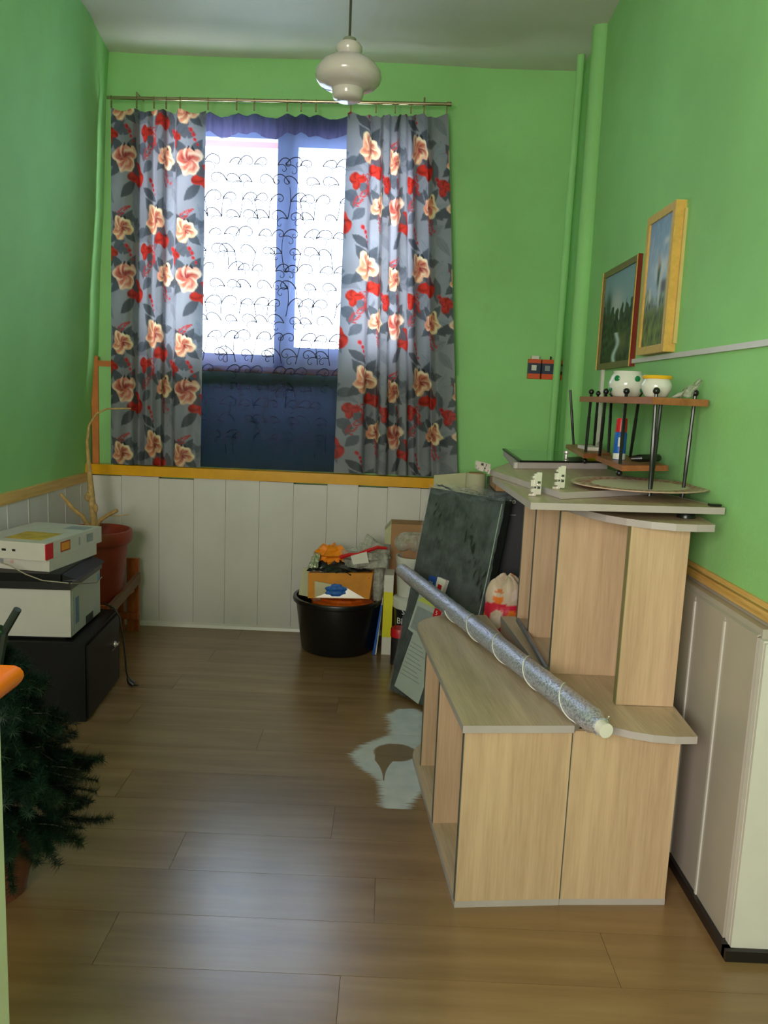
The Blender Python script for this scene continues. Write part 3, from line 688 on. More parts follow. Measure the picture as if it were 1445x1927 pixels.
# ================================================================== pictures on the right wall
def picture(name, label, yn, yf, z0, z1, xin, tilt, fm, edge_m, depth, fwid, seed, style):
    P = thing(name, label, 'painting', (1.04, (yn+yf)/2, z0), 0)
    ang = tilt; M = Matrix.Translation((1.044-depth*0.0, (yn+yf)/2, z0)) @ Matrix.Rotation(ang, 4, 'Z') @ Matrix.Rotation(-0.0, 4, 'Y')
    w = (yf-yn)/2; h = z1-z0
    def MBm():
        m = MB(); m.M = M; return m
    a = MBm()
    for (b0, b1, c0, c1) in ((-w, -w+fwid, 0, h), (w-fwid, w, 0, h)): a.box(-depth, -0.008, b0, b1, c0, c1)
    a.box(-depth, -0.008, -w+fwid, w-fwid, 0, fwid); a.box(-depth, -0.008, -w+fwid, w-fwid, h-fwid, h)
    a.build('frame', fm, P, bevel=0.003)
    if edge_m is not None:
        a = MBm(); a.box(-depth-0.001, -0.006, -w-0.003, -w, -0.001, h+0.001); a.build('frame_side', edge_m, P)
        a = MBm(); a.box(-depth-0.004, -depth, -w, -w+0.005, 0, h); a.build('gilt_edge', GOLD, P)
        a = MBm(); a.box(-depth-0.004, -depth, w-0.005, w, 0, h); a.build('gilt_edge', GOLD, P)
    nx, nz = 70, 130; u = np.linspace(-w+fwid-0.004, w-fwid+0.004, nx); v = np.linspace(fwid-0.004, h-fwid+0.004, nz); U_, V_ = np.meshgrid(u, v, indexing='ij')
    s = (U_-u[0])/(u[-1]-u[0]); t = (V_-v[0])/(v[-1]-v[0])    # s=0 near the camera (right), 1 far (left)
    rn = np.random.RandomState(seed); nz_ = np.zeros_like(s)
    for k in range(30):
        a_, b_ = rn.randn(2)*22; nz_ += np.sin(a_*1.6*s+b_*1.6*t+rn.rand()*6)/4.2
    L_ = lambda c: np.array(lin(c))
    C = np.zeros(s.shape+(3,))
    if style == 0:
        sky = L_((150, 176, 170))*(1-t[..., None]) + L_((120, 150, 160))*t[..., None]; C[:] = sky
        cl_ = np.exp(-((s-0.55)/0.2)**2 - ((t-0.62)/0.16)**2)[..., None]; C = C*(1-cl_*0.6) + L_((206, 196, 190))*cl_*0.6
        tl = 0.50+0.20*np.abs(s-0.45)+0.12*np.abs(np.sin(s*21))+0.03*nz_; m = np.clip((tl-t)*30, 0, 1)[..., None]
        C = C*(1-m) + (L_((44, 62, 26))*(1+0.45*nz_)[..., None])*m
        g_ = np.exp(-((s-0.30)/0.16)**2-((t-0.22)/0.12)**2)[..., None]; C = C*(1-g_*0.6) + L_((110, 112, 34))*g_*0.6
        rv = np.exp(-((s-0.50+0.12*(t)-0.05*np.sin(t*22))/0.055)**2)*(t < 0.33); rv = rv[..., None]; C = C*(1-rv) + L_((190, 206, 200))*rv
        for cx_ in (0.80, 0.86):
            m = np.exp(-((s-cx_)/0.07)**2-((t-0.66)/0.13)**2)[..., None]; C = C*(1-m) + L_((52, 78, 52))*m
    else:
        C[:] = L_((120, 150, 190))*(t[..., None]) + L_((190, 200, 215))*(1-t[..., None])
        cl_ = np.clip(np.exp(-((s-0.35)/0.3)**2-((t-0.60)/0.10)**2)+0.8*np.exp(-((s-0.2)/0.12)**2-((t-0.80)/0.03)**2)+0.12*nz_, 0, 1)[..., None]; C = C*(1-cl_*0.8)+L_((226, 222, 222))*cl_*0.8
        tl = 0.46+0.05*np.sin(s*9)+0.04*nz_; m = np.clip((tl-t)*14, 0, 1)[..., None]; C = C*(1-m)+(L_((122, 136, 118))*(1+0.4*nz_)[..., None])*m
        m = np.clip((0.32+0.03*nz_-t)*14, 0, 1)[..., None]; C = C*(1-m)+(L_((92, 104, 44))*(1+0.4*nz_)[..., None])*m
        for (cx_, cz_, a_, b_, c_) in ((0.45, 0.55, 0.07, 0.10, (58, 84, 66)), (0.38, 0.44, 0.04, 0.14, (200, 200, 196)), (0.48, 0.66, 0.02, 0.06, (200, 140, 110)), (0.78, 0.42, 0.05, 0.06, (206, 204, 196)), (0.22, 0.46, 0.10, 0.05, (104, 92, 100))):
            m = np.exp(-((s-cx_)/a_)**4-((t-cz_)/b_)**4)[..., None]; C = C*(1-m)+L_(c_)*m
    pts = np.stack([np.full_like(s, -depth+0.008), U_, V_, np.ones_like(s)], -1).reshape(-1, 4) @ np.array(M).T
    mesh_obj('canvas', pts[:, :3], grid_faces(nx, nz), PAINTM, P, np.clip(C, 0, 1).reshape(-1, 3), smooth=False)
    a = MBm(); a.box(-0.010, -0.002, -w+0.004, w-0.004, 0.004, h-0.004); a.build('backing', CARD, P)
    return P, M
picture('framed_painting', 'dark gilt framed painting of a stream in dark woods, lower of the two', 3.435, 3.985, 1.665, 2.130, 0, 0.0, DGOLD, MAROON, 0.030, 0.028, 3, 0)
P2, M2 = picture('framed_painting', 'wide ochre framed painting of pale sky and meadow, nearer the camera', 2.96, 3.28, 1.700, 2.235, 0, 0.0, GOLD, None, 0.052, 0.030, 8, 1)
m_ = MB(); m_.M = M2; m_.box(-0.022, -0.002, -0.175, -0.155, 0.03, 0.505); m_.build('rear_batten', mat('pale_wood', (206, 180, 110), 0.6), P2)

# ================================================================== shelf stand on the right wall
ST = thing('shelf_stand', 'black rod stand with brown boards along the right green wall', 'shelf', (0.95, 2.9, 1.2))
def board(poly, z0, z1, name, parent, m=WALNUT, edge=None, bev=0.003):
    return MB().prism(poly, z0, z1).build(name, m, parent, bevel=bev)
ub = MB().prism([(.80, 2.44), (1.02, 2.56), (1.015, 3.12), (.80, 3.05)], 1.505, 1.527).build('shelf_board', WALNUT, ST, bevel=0.002)
MB().prism([(.80, 3.055), (1.015, 3.125), (1.015, 3.88), (.81, 3.42)], 1.505, 1.527).build('shelf_board', WALNUT, ST, bevel=0.002)
MB().prism([(.795, 2.68), (.985, 2.77), (1.015, 3.26), (.83, 3.16)], 1.276, 1.295).build('shelf_board', WALNUT, ST, bevel=0.002)
MB().prism([(.785, 3.17), (.93, 3.30), (1.012, 3.95), (.855, 3.82)], 1.28, 1.298).build('shelf_board', WALNUT, ST, bevel=0.002)
rods = [((.830, 2.50, 1.545), (.838, 2.50, 1.215)), ((.858, 2.53, 1.505), (.846, 2.52, 1.215)), ((.990, 2.60, 1.545), (.980, 2.60, 1.165)),
        ((.825, 2.80, 1.545), (.812, 2.76, 1.262)), ((.965, 3.10, 1.545), (.955, 3.12, 1.28)), ((.818, 3.04, 1.545), (.84, 3.14, 1.28)),
        ((.828, 3.30, 1.545), (.818, 3.28, 1.262)), ((.955, 3.68, 1.545), (.965, 3.72, 1.29)), ((.945, 3.42, 1.545), (.93, 3.34, 1.29)), ((.868, 3.87, 1.56), (.905, 3.87, 1.29))]
for a, b in rods:
    a, b = Vector(a), Vector(b)
    MB().tube([a, a.lerp(b, .35), a.lerp(b, .36), a.lerp(b, .7), a.lerp(b, .71), b], [.0058, .0058, .0068, .0068, .0060, .0060], 8).build('rod', BLACK, ST, smooth=True)
    if a.z > 1.52 and a.z < 1.555: MB().ball((a.x, a.y, a.z+.002), .0115).build('end_ball', BLACK, ST, smooth=True)
    if b.z < 1.27 and b.z > 1.25: MB().ball((b.x, b.y, b.z), .0115).build('end_ball', BLACK, ST, smooth=True)
# things standing on it
pt = thing('ceramic_pot', 'round white ceramic pot with green dots on the upper board', 'flower pot', (.862, 2.93, 1.527))
prof = [(0, 0), (.040, 0), (.048, .006), (.064, .035), (.066, .052), (.058, .075), (.050, .086), (.052, .094), (.047, .094), (.045, .084), (.052, .070), (0, .062)]
MB().lathe(prof, (.862, 2.93, 1.527), 36).build('body', GLAZE, pt, smooth=True)
for a, z_, rr_ in ((-2.45, .066, .0625), (-1.25, .066, .0625), (-3.0, .028, .0605), (-0.8, .030, .0605), (-1.85, .025, .058), (0.2, .066, .0625), (1.4, .04, .064)):
    q = Vector((.862 + rr_*math.cos(a), 2.93 + rr_*math.sin(a), 1.527 + z_)); m_ = MB()
    m_.M = Matrix.Translation(q) @ Matrix.Rotation(a, 4, 'Z'); m_.ball((0, 0, 0), .0115, 14, (.32, 1, 1)); m_.build('green_dot', GREENDOT, pt, smooth=True)
pt = thing('ceramic_pot', 'round white ceramic pot with a yellow rim on the upper board', 'flower pot', (.862, 2.60, 1.527))
MB().lathe([(0, 0), (.030, 0), (.036, .005), (.0475, .028), (.0485, .042), (.042, .056), (.040, .062), (0, .056)], (.862, 2.60, 1.527), 36).build('body', GLAZE, pt, smooth=True)
MB().lathe([(.039, .059), (.046, .060), (.0475, .066), (.045, .071), (.040, .071), (.038, .059)], (.862, 2.60, 1.527), 36).build('rim', YGLAZE, pt, smooth=True)
b_ = sheet('plastic_scrap', [(.90, 2.56, 1.53), (.97, 2.58, 1.533), (1.01, 2.60, 1.588), (.985, 2.56, 1.592)], BAGCLEAR, None, 10, .004, 4)
tag(b_, 'scrap of clear crumpled plastic standing on the upper board right end', 'plastic bag')
b_ = sheet('plastic_scrap', [(.84, 3.02, 1.530), (.90, 3.10, 1.530), (.93, 3.2, 1.575), (.86, 3.16, 1.548)], BAGCLEAR, None, 10, .004, 5)
tag(b_, 'scrap of clear plastic left of the green dotted pot', 'plastic bag')
sp = thing('spray_can', 'blue spray can with a red cap on the lower board', 'spray can', (.868, 2.97, 1.295))
MB().lathe([(0, 0), (.0215, 0), (.0225, .004), (.0225, .098), (.019, .104), (0, .104)], (.868, 2.97, 1.295), 24).build('body', BLUE, sp, smooth=True)
MB().lathe([(.0226, .002), (.0232, .002), (.0232, .024), (.0226, .024)], (.868, 2.97, 1.295), 24).build('white_band', WHITEP, sp, smooth=True)
MB().lathe([(0, .155), (.018, .155), (.020, .150), (.021, .104), (0, .104)], (.868, 2.97, 1.295), 24).build('cap', RED, sp, smooth=True)
m_ = MB(); m_.M = Matrix.Translation((.868, 2.97, 1.345)) @ Matrix.Rotation(-1.75, 4, 'Z'); m_.box(.0215, .0238, -.010, .010, 0, .034); m_.build('label', PAPERW, sp)
br = MB(); br.tube([(.875, 2.84, 1.309), (.90, 2.83, 1.312), (.99, 2.90, 1.312), (1.005, 2.93, 1.309)], [.009, .014, .014, .009], 10)
tag(br.build('black_brush', BLACK, smooth=True), 'flat black brush lying beside the spray can', 'brush')
tag(box(.86, .92, 3.42, 3.60, 1.298, 1.312).build('card_box', PAPERW, bevel=.002), 'small white packet on the far lower board', 'packet')
b_ = sheet('plastic_scrap', [(.93, 3.50, 1.300), (.98, 3.62, 1.302), (.985, 3.70, 1.335), (.95, 3.60, 1.322)], BAGCLEAR, None, 8, .004, 9)
tag(b_, 'thin clear plastic scrap on the far lower board', 'plastic bag')
# battery boxes on the wall ledge
for i, x in enumerate((.83, .912, .998)):
    T = thing('battery_box', ['small orange and navy box with a white label, leftmost on the ledge', 'small orange and navy box, middle one on the ledge', 'small orange and black box on the ledge right of the thin pipe'][i], 'box', (x+.035, YL+.025, 1.634), 0, 'orange boxes on the wall ledge')
    x1 = x + (.072 if i < 2 else .066); ya, yb = YL+.004, YL+.045
    box(x, x1, ya, yb, 1.634, 1.665).build('bottom_band', mat('orange_print', (222, 82, 34), .4), T)
    box(x, x1, ya, yb, 1.665, 1.728).build('middle', [mat('navy_print', (44, 48, 78), .4), MATS['navy_print'], BLACK][i] if i else mat('navy_print', (44, 48, 78), .4), T)
    box(x, x1, ya, yb, 1.728, 1.752).build('top_band', MATS['orange_print'], T)
    box(x+.018, x+.048, ya-.001, ya, 1.684, 1.716).build('label', PAPERW if i == 0 else GREYPR, T)
    if i == 0: box(x+.016, x+.062, ya+.004, yb, 1.752, 1.772).build('terminal_cover', PAPERW, T)
    else: box(x+.046, x+.054, ya+.004, ya+.012, 1.752, 1.772).build('terminal', BLACK, T)

# ================================================================== stacked shelf units (counter pieces)
TH = .018
cr, sr = math.cos(math.radians(6)), math.sin(math.radians(6))
UA = thing('shelf_unit', 'low beech shelf unit with rounded top corner, open side facing the floor patch', 'shelf unit', (.253, 2.144, 0), math.radians(6))
def LM(o, x, y, z=0): return WM[o.name] @ Vector((x, y, z))
def lbox(o, x0, x1, y0, y1, z0, z1, name, m, bev=0.0006):
    b = MB(); b.M = WM[o.name]; b.box(x0, x1, y0, y1, z0, z1); return b.build(name, m, o, bevel=bev)
def rounded(x0, x1, y0, y1, r, corner='bl', n=10):
    # polygon with the far left corner rounded
    pts = [(x0, y0), (x1, y0), (x1, y1)]
    pts += [(x0+r-r*math.sin(a*PI/2/n), y1-r+r*math.cos(a*PI/2/n)) for a in range(n+1)]
    return pts
def lprism(o, poly, z0, z1, name, m, bev=0.0006):
    b = MB(); b.M = WM[o.name]; b.prism(poly, z0, z1); return b.build(name, m, o, bevel=bev)
def banded(o, poly, z0, z1, name, mt=None, me=None):
    """a laminate board: beech faces, grey edge band all round as a part"""
    b = lprism(o, poly, z0+.0006, z1-.0006, name, mt or WOODT, 0)
    n = len(poly); c = (sum(p[0] for p in poly)/n, sum(p[1] for p in poly)/n); e = MB(); e.M = WM[o.name]
    outer = []
    for i in range(n):
        p0, p1, p2 = Vector(poly[i-1]), Vector(poly[i]), Vector(poly[(i+1) % n]); d1 = (p1-p0).normalized(); d2 = (p2-p1).normalized()
        nn = (Vector((d1.y, -d1.x))+Vector((d2.y, -d2.x)));
        nn = nn.normalized(); outer.append((p1.x+nn.x*.0012, p1.y+nn.y*.0012))
    for i in range(n):
        j = (i+1) % n; q = [outer[i], outer[j], poly[j], poly[i]]; e.prism([tuple(v) for v in q], z0, z1)
    e.build('edge_band', me or GREY, b); return b
LA = 1.13; WA = .318
banded(UA, rounded(-.008, WA, -.012, LA, .20), .554, .576, 'top_board')
banded(UA, rounded(0, WA, 0, LA, .20), 0, .020, 'bottom_board')
lbox(UA, 0, WA, 0, TH, .020, .554, 'side_panel', WOODV)
for yy, w0 in ((.43, 0.0), (.86, .02)):
    lbox(UA, w0+.002, WA-.018, yy, yy+TH, .020, .554, 'partition', WOODV); lbox(UA, w0, w0+.002, yy, yy+TH, .020, .554, 'edge_band', GREYD, 0)
lbox(UA, -.002, 0, -.0005, TH, .020, .554, 'edge_band', GREYD, 0)
lbox(UA, WA-.016, WA, TH, LA, .020, .554, 'rear_panel', WOODV)
UB = thing('shelf_unit', 'low beech shelf unit with wavy front top edge, nearest the right wall', 'shelf unit', (.572, 2.178, 0), math.radians(4))
banded(UB, [(0, -.010), (.03, .03), (.07, .012), (.115, -.020), (.155, -.046), (.21, -.068), (.27, -.078), (.335, -.075), (.362, .15), (.362, 1.12), (0.02, 1.12), (0.02, .3)], .554, .576, 'top_board')
banded(UB, [(0, 0), (.325, 0), (.325, 1.12), (.02, 1.12)], 0, .020, 'bottom_board')
lbox(UB, .001, .325, 0, TH, .020, .554, 'side_panel', WOODV)
lbox(UB, -.0015, .001, -.0005, TH, .020, .554, 'edge_band', GREYD, 0)
for yy in (.43, .86): lbox(UB, .03, .30, yy, yy+TH, .020, .554, 'partition', WOODV)
lbox(UB, .307, .325, TH, 1.12, .020, .554, 'rear_panel', WOODV)
lbox(UB, .022, .036, .4, 1.12, .020, .554, 'side_strip', WOODV)
# upper unit standing on unit B
UC = thing('shelf_unit', 'tall beech shelf unit of staggered uprights standing on the low unit', 'shelf unit', (.583, 2.60, .576), math.radians(.4))
ZT = 1.140-.576
def upright(y0, x0, x1, z0=0.0, z1=ZT, nm='partition'):
    lbox(UC, x0+.002, x1, y0, y0+TH, z0, z1, nm, WOODV); lbox(UC, x0, x0+.002, y0, y0+TH, z0, z1, 'edge_band', GREYD, 0)
upright(0, 0, .34); upright(.41, 0, .34, .0); upright(.67, 0, .34)
lbox(UC, .322, .34, TH, .67, 0, ZT, 'rear_panel', WOODV)
lbox(UC, .155, .333, -.262, -.234, .001, ZT, 'front_upright', WOODV); lbox(UC, .153, .155, -.262, -.234, .001, ZT, 'edge_band', mat('olive_edge_laminate', (128, 118, 78), .5), 0)
# dark bevelled rail leaning between the units
rl = MB(); a, b = Vector((.566, 3.16, .60)), Vector((.577, 2.60, .588))
rl.tube([a, b], .011, 8); tag(rl.build('metal_rail', STEEL, smooth=True), 'dark grey metal rail lying along the low unit edge beside the roll', 'rail')

# quarter round board
Q = thing('loose_board', 'grey edged quarter round board lying lowest on the tall unit', 'board', (.8, 2.5, 1.140))
qp = [(.595, 2.66), (.612, 2.56), (.64, 2.475), (.678, 2.40), (.725, 2.345), (.785, 2.30), (.85, 2.278), (.91, 2.278), (.968, 2.292), (1.005, 2.64), (.9, 2.95), (.6, 2.95)]
banded_poly = lambda o, poly, z0, z1: None
def flat_board(root, poly, z0, z1):
    n = len(poly); b = MB().prism(poly, z0+.0006, z1-.0006).build('board', WOODT, root)
    e = MB(); outer = []
    for i in range(n):
        p0, p1, p2 = Vector(poly[i-1]), Vector(poly[i]), Vector(poly[(i+1) % n]); d1 = (p1-p0).normalized(); d2 = (p2-p1).normalized()
        nn = (Vector((d1.y, -d1.x))+Vector((d2.y, -d2.x))).normalized(); outer.append((p1.x+nn.x*.0012, p1.y+nn.y*.0012))
    for i in range(n):
        j = (i+1) % n; e.prism([outer[i], outer[j], poly[j], poly[i]], z0, z1)
    e.build('edge_band', GREY, b); return b
flat_board(Q, qp, 1.1405, 1.162)
tag(MB().lathe([(0, 0), (.028, 0), (.028, .012), (.02, .0215), (0, .0215)], (.93, 2.42, 1.1625), 20).build('rubber_foot', BLACK, smooth=True), 'black rubber pad between the two lowest loose boards', 'pad')
G = thing('loose_board', 'large grey edged board jutting left over the tall unit, middle of the pile', 'board', (.7, 2.6, 1.185))
flat_board(G, [(.424, 2.292), (1.022, 2.362), (1.012, 2.42), (.955, 2.65), (.86, 3.02), (.405, 3.02)], 1.1845, 1.205)
tag(box(.985, 1.02, 2.38, 2.40, 1.2055, 1.212).build('corner_clip', BLACK), 'small black clip on the right corner of the large board', 'clip')
D_ = thing('cabinet_door', 'grey edged cabinet door with three hinges, lying on the large board', 'door panel', (.6, 2.7, 1.206))
db = flat_board(D_, [(.535, 2.40), (.84, 2.60), (.955, 2.70), (.93, 3.56), (.80, 3.60), (.56, 3.55), (.402, 3.08)], 1.2055, 1.226)
def hinge(x, y, z, rz, tilt=0.0, h=.07):
    M = Matrix.Translation((x, y, z)) @ Matrix.Rotation(rz, 4, 'Z') @ Matrix.Rotation(tilt, 4, 'Y')
    a = MB(); a.M = M
    a.box(-.018, .002, -.003, .003, 0, .006); a.box(-.004, .004, -.006, .006, 0, h); a.box(.004, .020, -.004, .006, .004, h+.004)
    a.box(-.012, -.004, -.006, .006, .012, .022); a.box(-.014, -.004, -.005, .005, .03, .05); a.box(-.010, -.004, -.006, .006, .055, .062)
    a.tube([(.012, -.008, h*.5), (.012, .008, h*.5)], .005, 8)
    k = MB(); k.M = M; k.box(.0075, .0165, -.0052, .0052, .022, .046); k.box(-.003, .003, -.0068, .0068, .024, .030); k.build('hinge_recess', mat('dark_recess', (60, 60, 58), .4), db)
    return a.build('hinge', CHROME, db, bevel=.001)
hinge(.462, 2.455, 1.206, .1); hinge(.545, 2.50, 1.226, .1); hinge(.392, 3.02, 1.232, .4, -1.35, .062)
# oval placemat
O = thing('placemat', 'oval cream placemat with a pink flower border on the board pile', 'placemat', (.90, 2.66, 1.228))
nr, na = 26, 160; V = []; C = []
for i in range(nr):
    for j in range(na):
        r = i/(nr-1); a = 2*PI*j/na; x = .30*r*math.cos(a); y = .225*r*math.sin(a); th_ = .40
        X = .845 + x*math.cos(th_)*.78 - y*math.sin(th_); Y = 2.63 + x*math.sin(th_) + y*math.cos(th_)
        V.append((X, Y, 1.2345 + .006*r*r)); b = 0
        if .70 < r < .94: b = 1 if (math.sin(a*38+r*40)+math.sin(a*23-r*60)+.7*math.sin(a*61)) > .1 else .25
        if r > .97: b = .5
        c0 = np.array(lin((216, 206, 180))); c1 = np.array(lin((170, 70, 76))); C.append(c0*(1-b)+c1*b)
F = [(i*na+j, (i+1)*na+j, (i+1)*na+(j+1) % na, i*na+(j+1) % na) for i in range(nr-1) for j in range(na)]
pm_ = mesh_obj('mat_sheet', V, F, PAINTM, O, np.array(C)); md = pm_.modifiers.new('t', 'SOLIDIFY'); md.thickness = .003; md.offset = -1
# grey tray with sheet of glass behind
GT = thing('grey_drawer', 'shallow grey drawer with a black rimmed glass sheet, at the back of the pile', 'drawer', (.7, 3.6, 1.226))
a = MB(); P4 = [(.51, 3.17), (.93, 3.34), (.93, 3.92), (.57, 3.92)]
for i in range(4):
    p, q = Vector(P4[i]), Vector(P4[(i+1) % 4]); d = (q-p).normalized(); nn = Vector((-d.y, d.x))*.012
    a.prism([tuple(p), tuple(q), tuple(q+nn), tuple(p+nn)], 1.228, 1.252)
a.prism(P4, 1.2265, 1.2285); a.build('tray', GREY, GT)
MB().prism([(.535, 3.18), (.94, 3.345), (.93, 3.93), (.575, 3.93)], 1.2545, 1.2585).build('glass_sheet', PGLASS, GT)
MB().prism([(.53, 3.172), (.945, 3.34), (.945, 3.352), (.53, 3.186)], 1.2525, 1.260).prism([(.53, 3.172), (.545, 3.18), (.582, 3.93), (.566, 3.93)], 1.2525, 1.260).build('black_rim', BLACK, GT)
MB().lathe([(0, 0), (.006, 0), (.006, .01), (.013, .016), (.013, .024), (0, .028)], (.80, 3.55, 1.2585), 16).build('knob', CHROME, GT, smooth=True)
tag(MB().tube([(.85, 3.40, 1.2665), (.93, 3.42, 1.2665)], .008, 8).build('yellow_cloth', mat('yellow_plastic', (214, 206, 40), .5), smooth=True), 'little yellow strip lying on the glass sheet', 'strip')

# ================================================================== glitter roll
RL = thing('glitter_roll', 'long roll of silvery lilac glitter film wound with white cord', 'roll', (.35, 2.95, .606))
p0, p1 = Vector((.628, 2.055, .6135)), Vector((.093, 3.86, .632))
pts = [p0.lerp(p1, t) for t in np.linspace(0.012, 1, 90)]
random.seed(11)
m_ = MB(); m_.tube(pts, [.0362 + .0010*random.uniform(-1, 1) + (-.010 if i < 2 else -.003 if i > 84 else 0) for i in range(90)], 20); m_.build('film_roll', FOIL, RL, smooth=True)
ax = (p1-p0).normalized()
MB().tube([p0-ax*.004, p0+ax*.05], .021, 20).build('core_end', PAPERW, RL, smooth=True)
n1 = ax.cross(Vector((0, 0, 1))).normalized(); n2 = n1.cross(ax)
def helix(t0, t1, a0, a1, n=70):
    return [p0.lerp(p1, t0+(t1-t0)*i/n) + (n1*math.cos(a0+(a1-a0)*i/n)+n2*math.sin(a0+(a1-a0)*i/n))*.0382 for i in range(n+1)]
h = helix(.02, .62, 0.6, 0.6-2*PI*4.6, 240)
MB().tube(h, .0019, 5).build('cord', mat('white_cord', (232, 228, 220), .6), RL)

# ================================================================== wrapped slab leaning behind the units
t_ = math.radians(-50); w2 = Vector((math.cos(t_), math.sin(t_), 0)); n2_ = Vector((-w2.y, w2.x, 0))
bl_ = Vector((.057, 3.84, 0.0)); lean = .215; zt_ = 1.03; WS = .50; TK = .055
SL = thing('wrapped_board', 'dark board wrapped in clear film leaning behind the low shelf unit', 'board', (.2, 3.75, 0))
up = (n2_*lean + Vector((0, 0, zt_))); thick = (n2_ - Vector((0, 0, 1))*(lean/zt_)).normalized()*TK
lift = Vector((0, 0, TK*lean/zt_+.002))
A_ = [bl_+lift, bl_+lift+w2*WS, bl_+lift+w2*WS*1.0+up, bl_+lift+up]
MB().hexa(A_, [p+thick for p in A_]).build('board', SLABM, SL, bevel=.006)
def onslab(u, v, off=.004): return bl_+lift+w2*(WS*u)+up*v - thick.normalized()*off
fs = [onslab(-.012, -.0, .006), onslab(1.012, -.0, .006), onslab(1.03, 1.012, .006), onslab(-.012, 1.015, .006)]
sheet('cling_film', fs, FILM, SL, 46, .0045, 3)
MB().tube([onslab(1.0, .98, .012), onslab(1.0, .7, .010), onslab(.99, .4, .011), onslab(1.0, .2, .010)], .0025, 5).build('film_fold', mat('film_glint', (225, 228, 232), .1, metal=.7), SL)
sheet('film_top_fold', [onslab(-.02, .98, .012), onslab(1.04, .98, .014), onslab(1.02, 1.03, -.05), onslab(-.01, 1.03, -.05)], FILM, SL, 26, .010, 6)
lab = MB()
q = [onslab(.10, .07, .016), onslab(.44, .06, .016), onslab(.62, .40, .016), onslab(.24, .40, .016)]
def quadprism(q, th):
    nrm = thick.normalized()*th; return MB().hexa(q, [p-nrm for p in q])
lo = quadprism([onslab(.08, .03, .010), onslab(.46, .0, .010), onslab(.56, .30, .010), onslab(.20, .315, .010)], .002).build('paper_label', LABEL, SL)
Mt = frame_mat(onslab(.14, .045, .0125), w2, up)
for k in range(9):
    quadprism([onslab(.13+.008*k, .10+.02*k, .0121), onslab(.42-.03*(k % 3), .10+.02*k-.012, .0121), onslab(.42-.03*(k % 3), .104+.02*k-.012, .0121), onslab(.13+.008*k, .104+.02*k, .0121)], .0004).build('print_line', GREYPR, lo)
# packs of adhesive and a label bag standing against the slab
def facing_box(name, label, cat, c, wd, dp, h, m, rz, group=None, z0=0.0):
    T = thing(name, label, cat, (c[0], c[1], z0), rz, group); b = MB(); b.M = WM[T.name]; b.box(-wd/2, wd/2, 0, dp, 0, h); b.build('carton', m, T, bevel=.003); return T

# tall underlay pack in front of slab
PK = thing('tile_pack', 'slim grey printed pack with a yellow green top leaning on the wrapped board', 'package', (.17, 3.66, 0))
def pk(u, v, off): return onslab(u, v, off)
PKS = -.13
pk_ = pk
def pk(u, v, off): return pk_(u+PKS, v-.01, off)
q = [pk(.30, .33, .011), pk(.64, .29, .011), pk(.74, .495, .011), pk(.36, .505, .011)]
quadprism(q, .030).build('pack', LABEL, PK, bevel=.002)
quadprism([pk(.355, .475, .0405), pk(.73, .462, .0405), pk(.74, .505, .0405), pk(.50, .525, .0405)], .002).build('yellow_top', mat('yellow_green_print', (196, 204, 96), .5), PK)
quadprism([pk(.60, .425, .0415), pk(.70, .42, .0415), pk(.715, .47, .0415), pk(.615, .475, .0415)], .001).build('red_square', RED, PK)
quadprism([pk(.575, .35, .0415), pk(.655, .345, .0415), pk(.685, .41, .0415), pk(.60, .415, .0415)], .001).build('blue_square', mat('cyan_print', (60, 150, 190), .5), PK)
quadprism([pk(.33, .34, .0405), pk(.55, .325, .0405), pk(.60, .44, .0405), pk(.37, .45, .0405)], .001).build('grey_picture', GREYPR, PK)
text('lettering', '5', .030, frame_mat(pk(.635, .437, .044), w2, up), TEXTW, PK)
TB = thing('blue_tube_carton', 'small blue and white carton peeping over the roll at the wrapped board', 'package', (.28, 3.6, .5))
def pk(u, v, off): return pk_(.36+(u-.37)*.75-.07, .49+(v-.50)*.85, off)
q = [pk(.37, .53, .012), pk(.52, .53, .012), pk(.53, .62, .012), pk(.38, .62, .012)]
quadprism(q, .02).build('blue_side', mat('deep_blue_print', (34, 72, 150), .45), TB)
quadprism([pk(.525, .51, .012), pk(.66, .50, .012), pk(.70, .62, .012), pk(.54, .625, .012)], .022).build('white_side', PAPERW, TB)
quadprism([pk(.57, .56, .034), pk(.64, .555, .034), pk(.65, .585, .034), pk(.58, .59, .034)], .001).build('red_mark', RED, TB)
text('lettering', 'DI', .028, frame_mat(pk(.40, .57, .034), w2, up), TEXTW, TB)

# ================================================================== buckets and boxes behind the slab
BK = thing('paint_bucket', 'black labelled paint bucket with a white lid beside the yellow carton', 'bucket', (.18, 4.42, 0))
bc = (.185, 4.42, 0)
MB().lathe([(0, .002), (.098, .002), (.102, .01), (.118, .31), (.116, .315), (0, .31)], bc, 36).build('body', mat('black_label_print', (26, 26, 34), .35), BK, smooth=True)
MB().lathe([(0, .355), (.118, .355), (.124, .35), (.126, .318), (.126, .300), (.120, .296), (.119, .315), (0, .31)], bc, 36).build('lid', WHITEP, BK, smooth=True)
text('lettering', 'S', .040, frame_mat((.112, 4.318, .275), (1, -.25, 0), (0, 0, 1)), TEXTW, BK); text('lettering', 'BI', .05, frame_mat((.086, 4.345, .215), (1, -.62, 0), (0, 0, 1)), TEXTW, BK)
WB = thing('paint_bucket', 'plain white plastic bucket standing on the black bucket', 'bucket', (.175, 4.45, .357))
MB().lathe([(0, 0), (.088, 0), (.092, .006), (.104, .19), (.108, .20), (.108, .232), (.098, .232), (.094, .05), (0, .03)], (.175, 4.45, .357), 36).build('body', WHITEP, WB, smooth=True)
box(.10, .25, 4.49, 4.50, .50, .70).build('carton_inside', CARD, WB)
MB().lathe([(.009, 0), (.011, 0), (.011, .001), (.009, .001)], (0, 0, 0), 12)
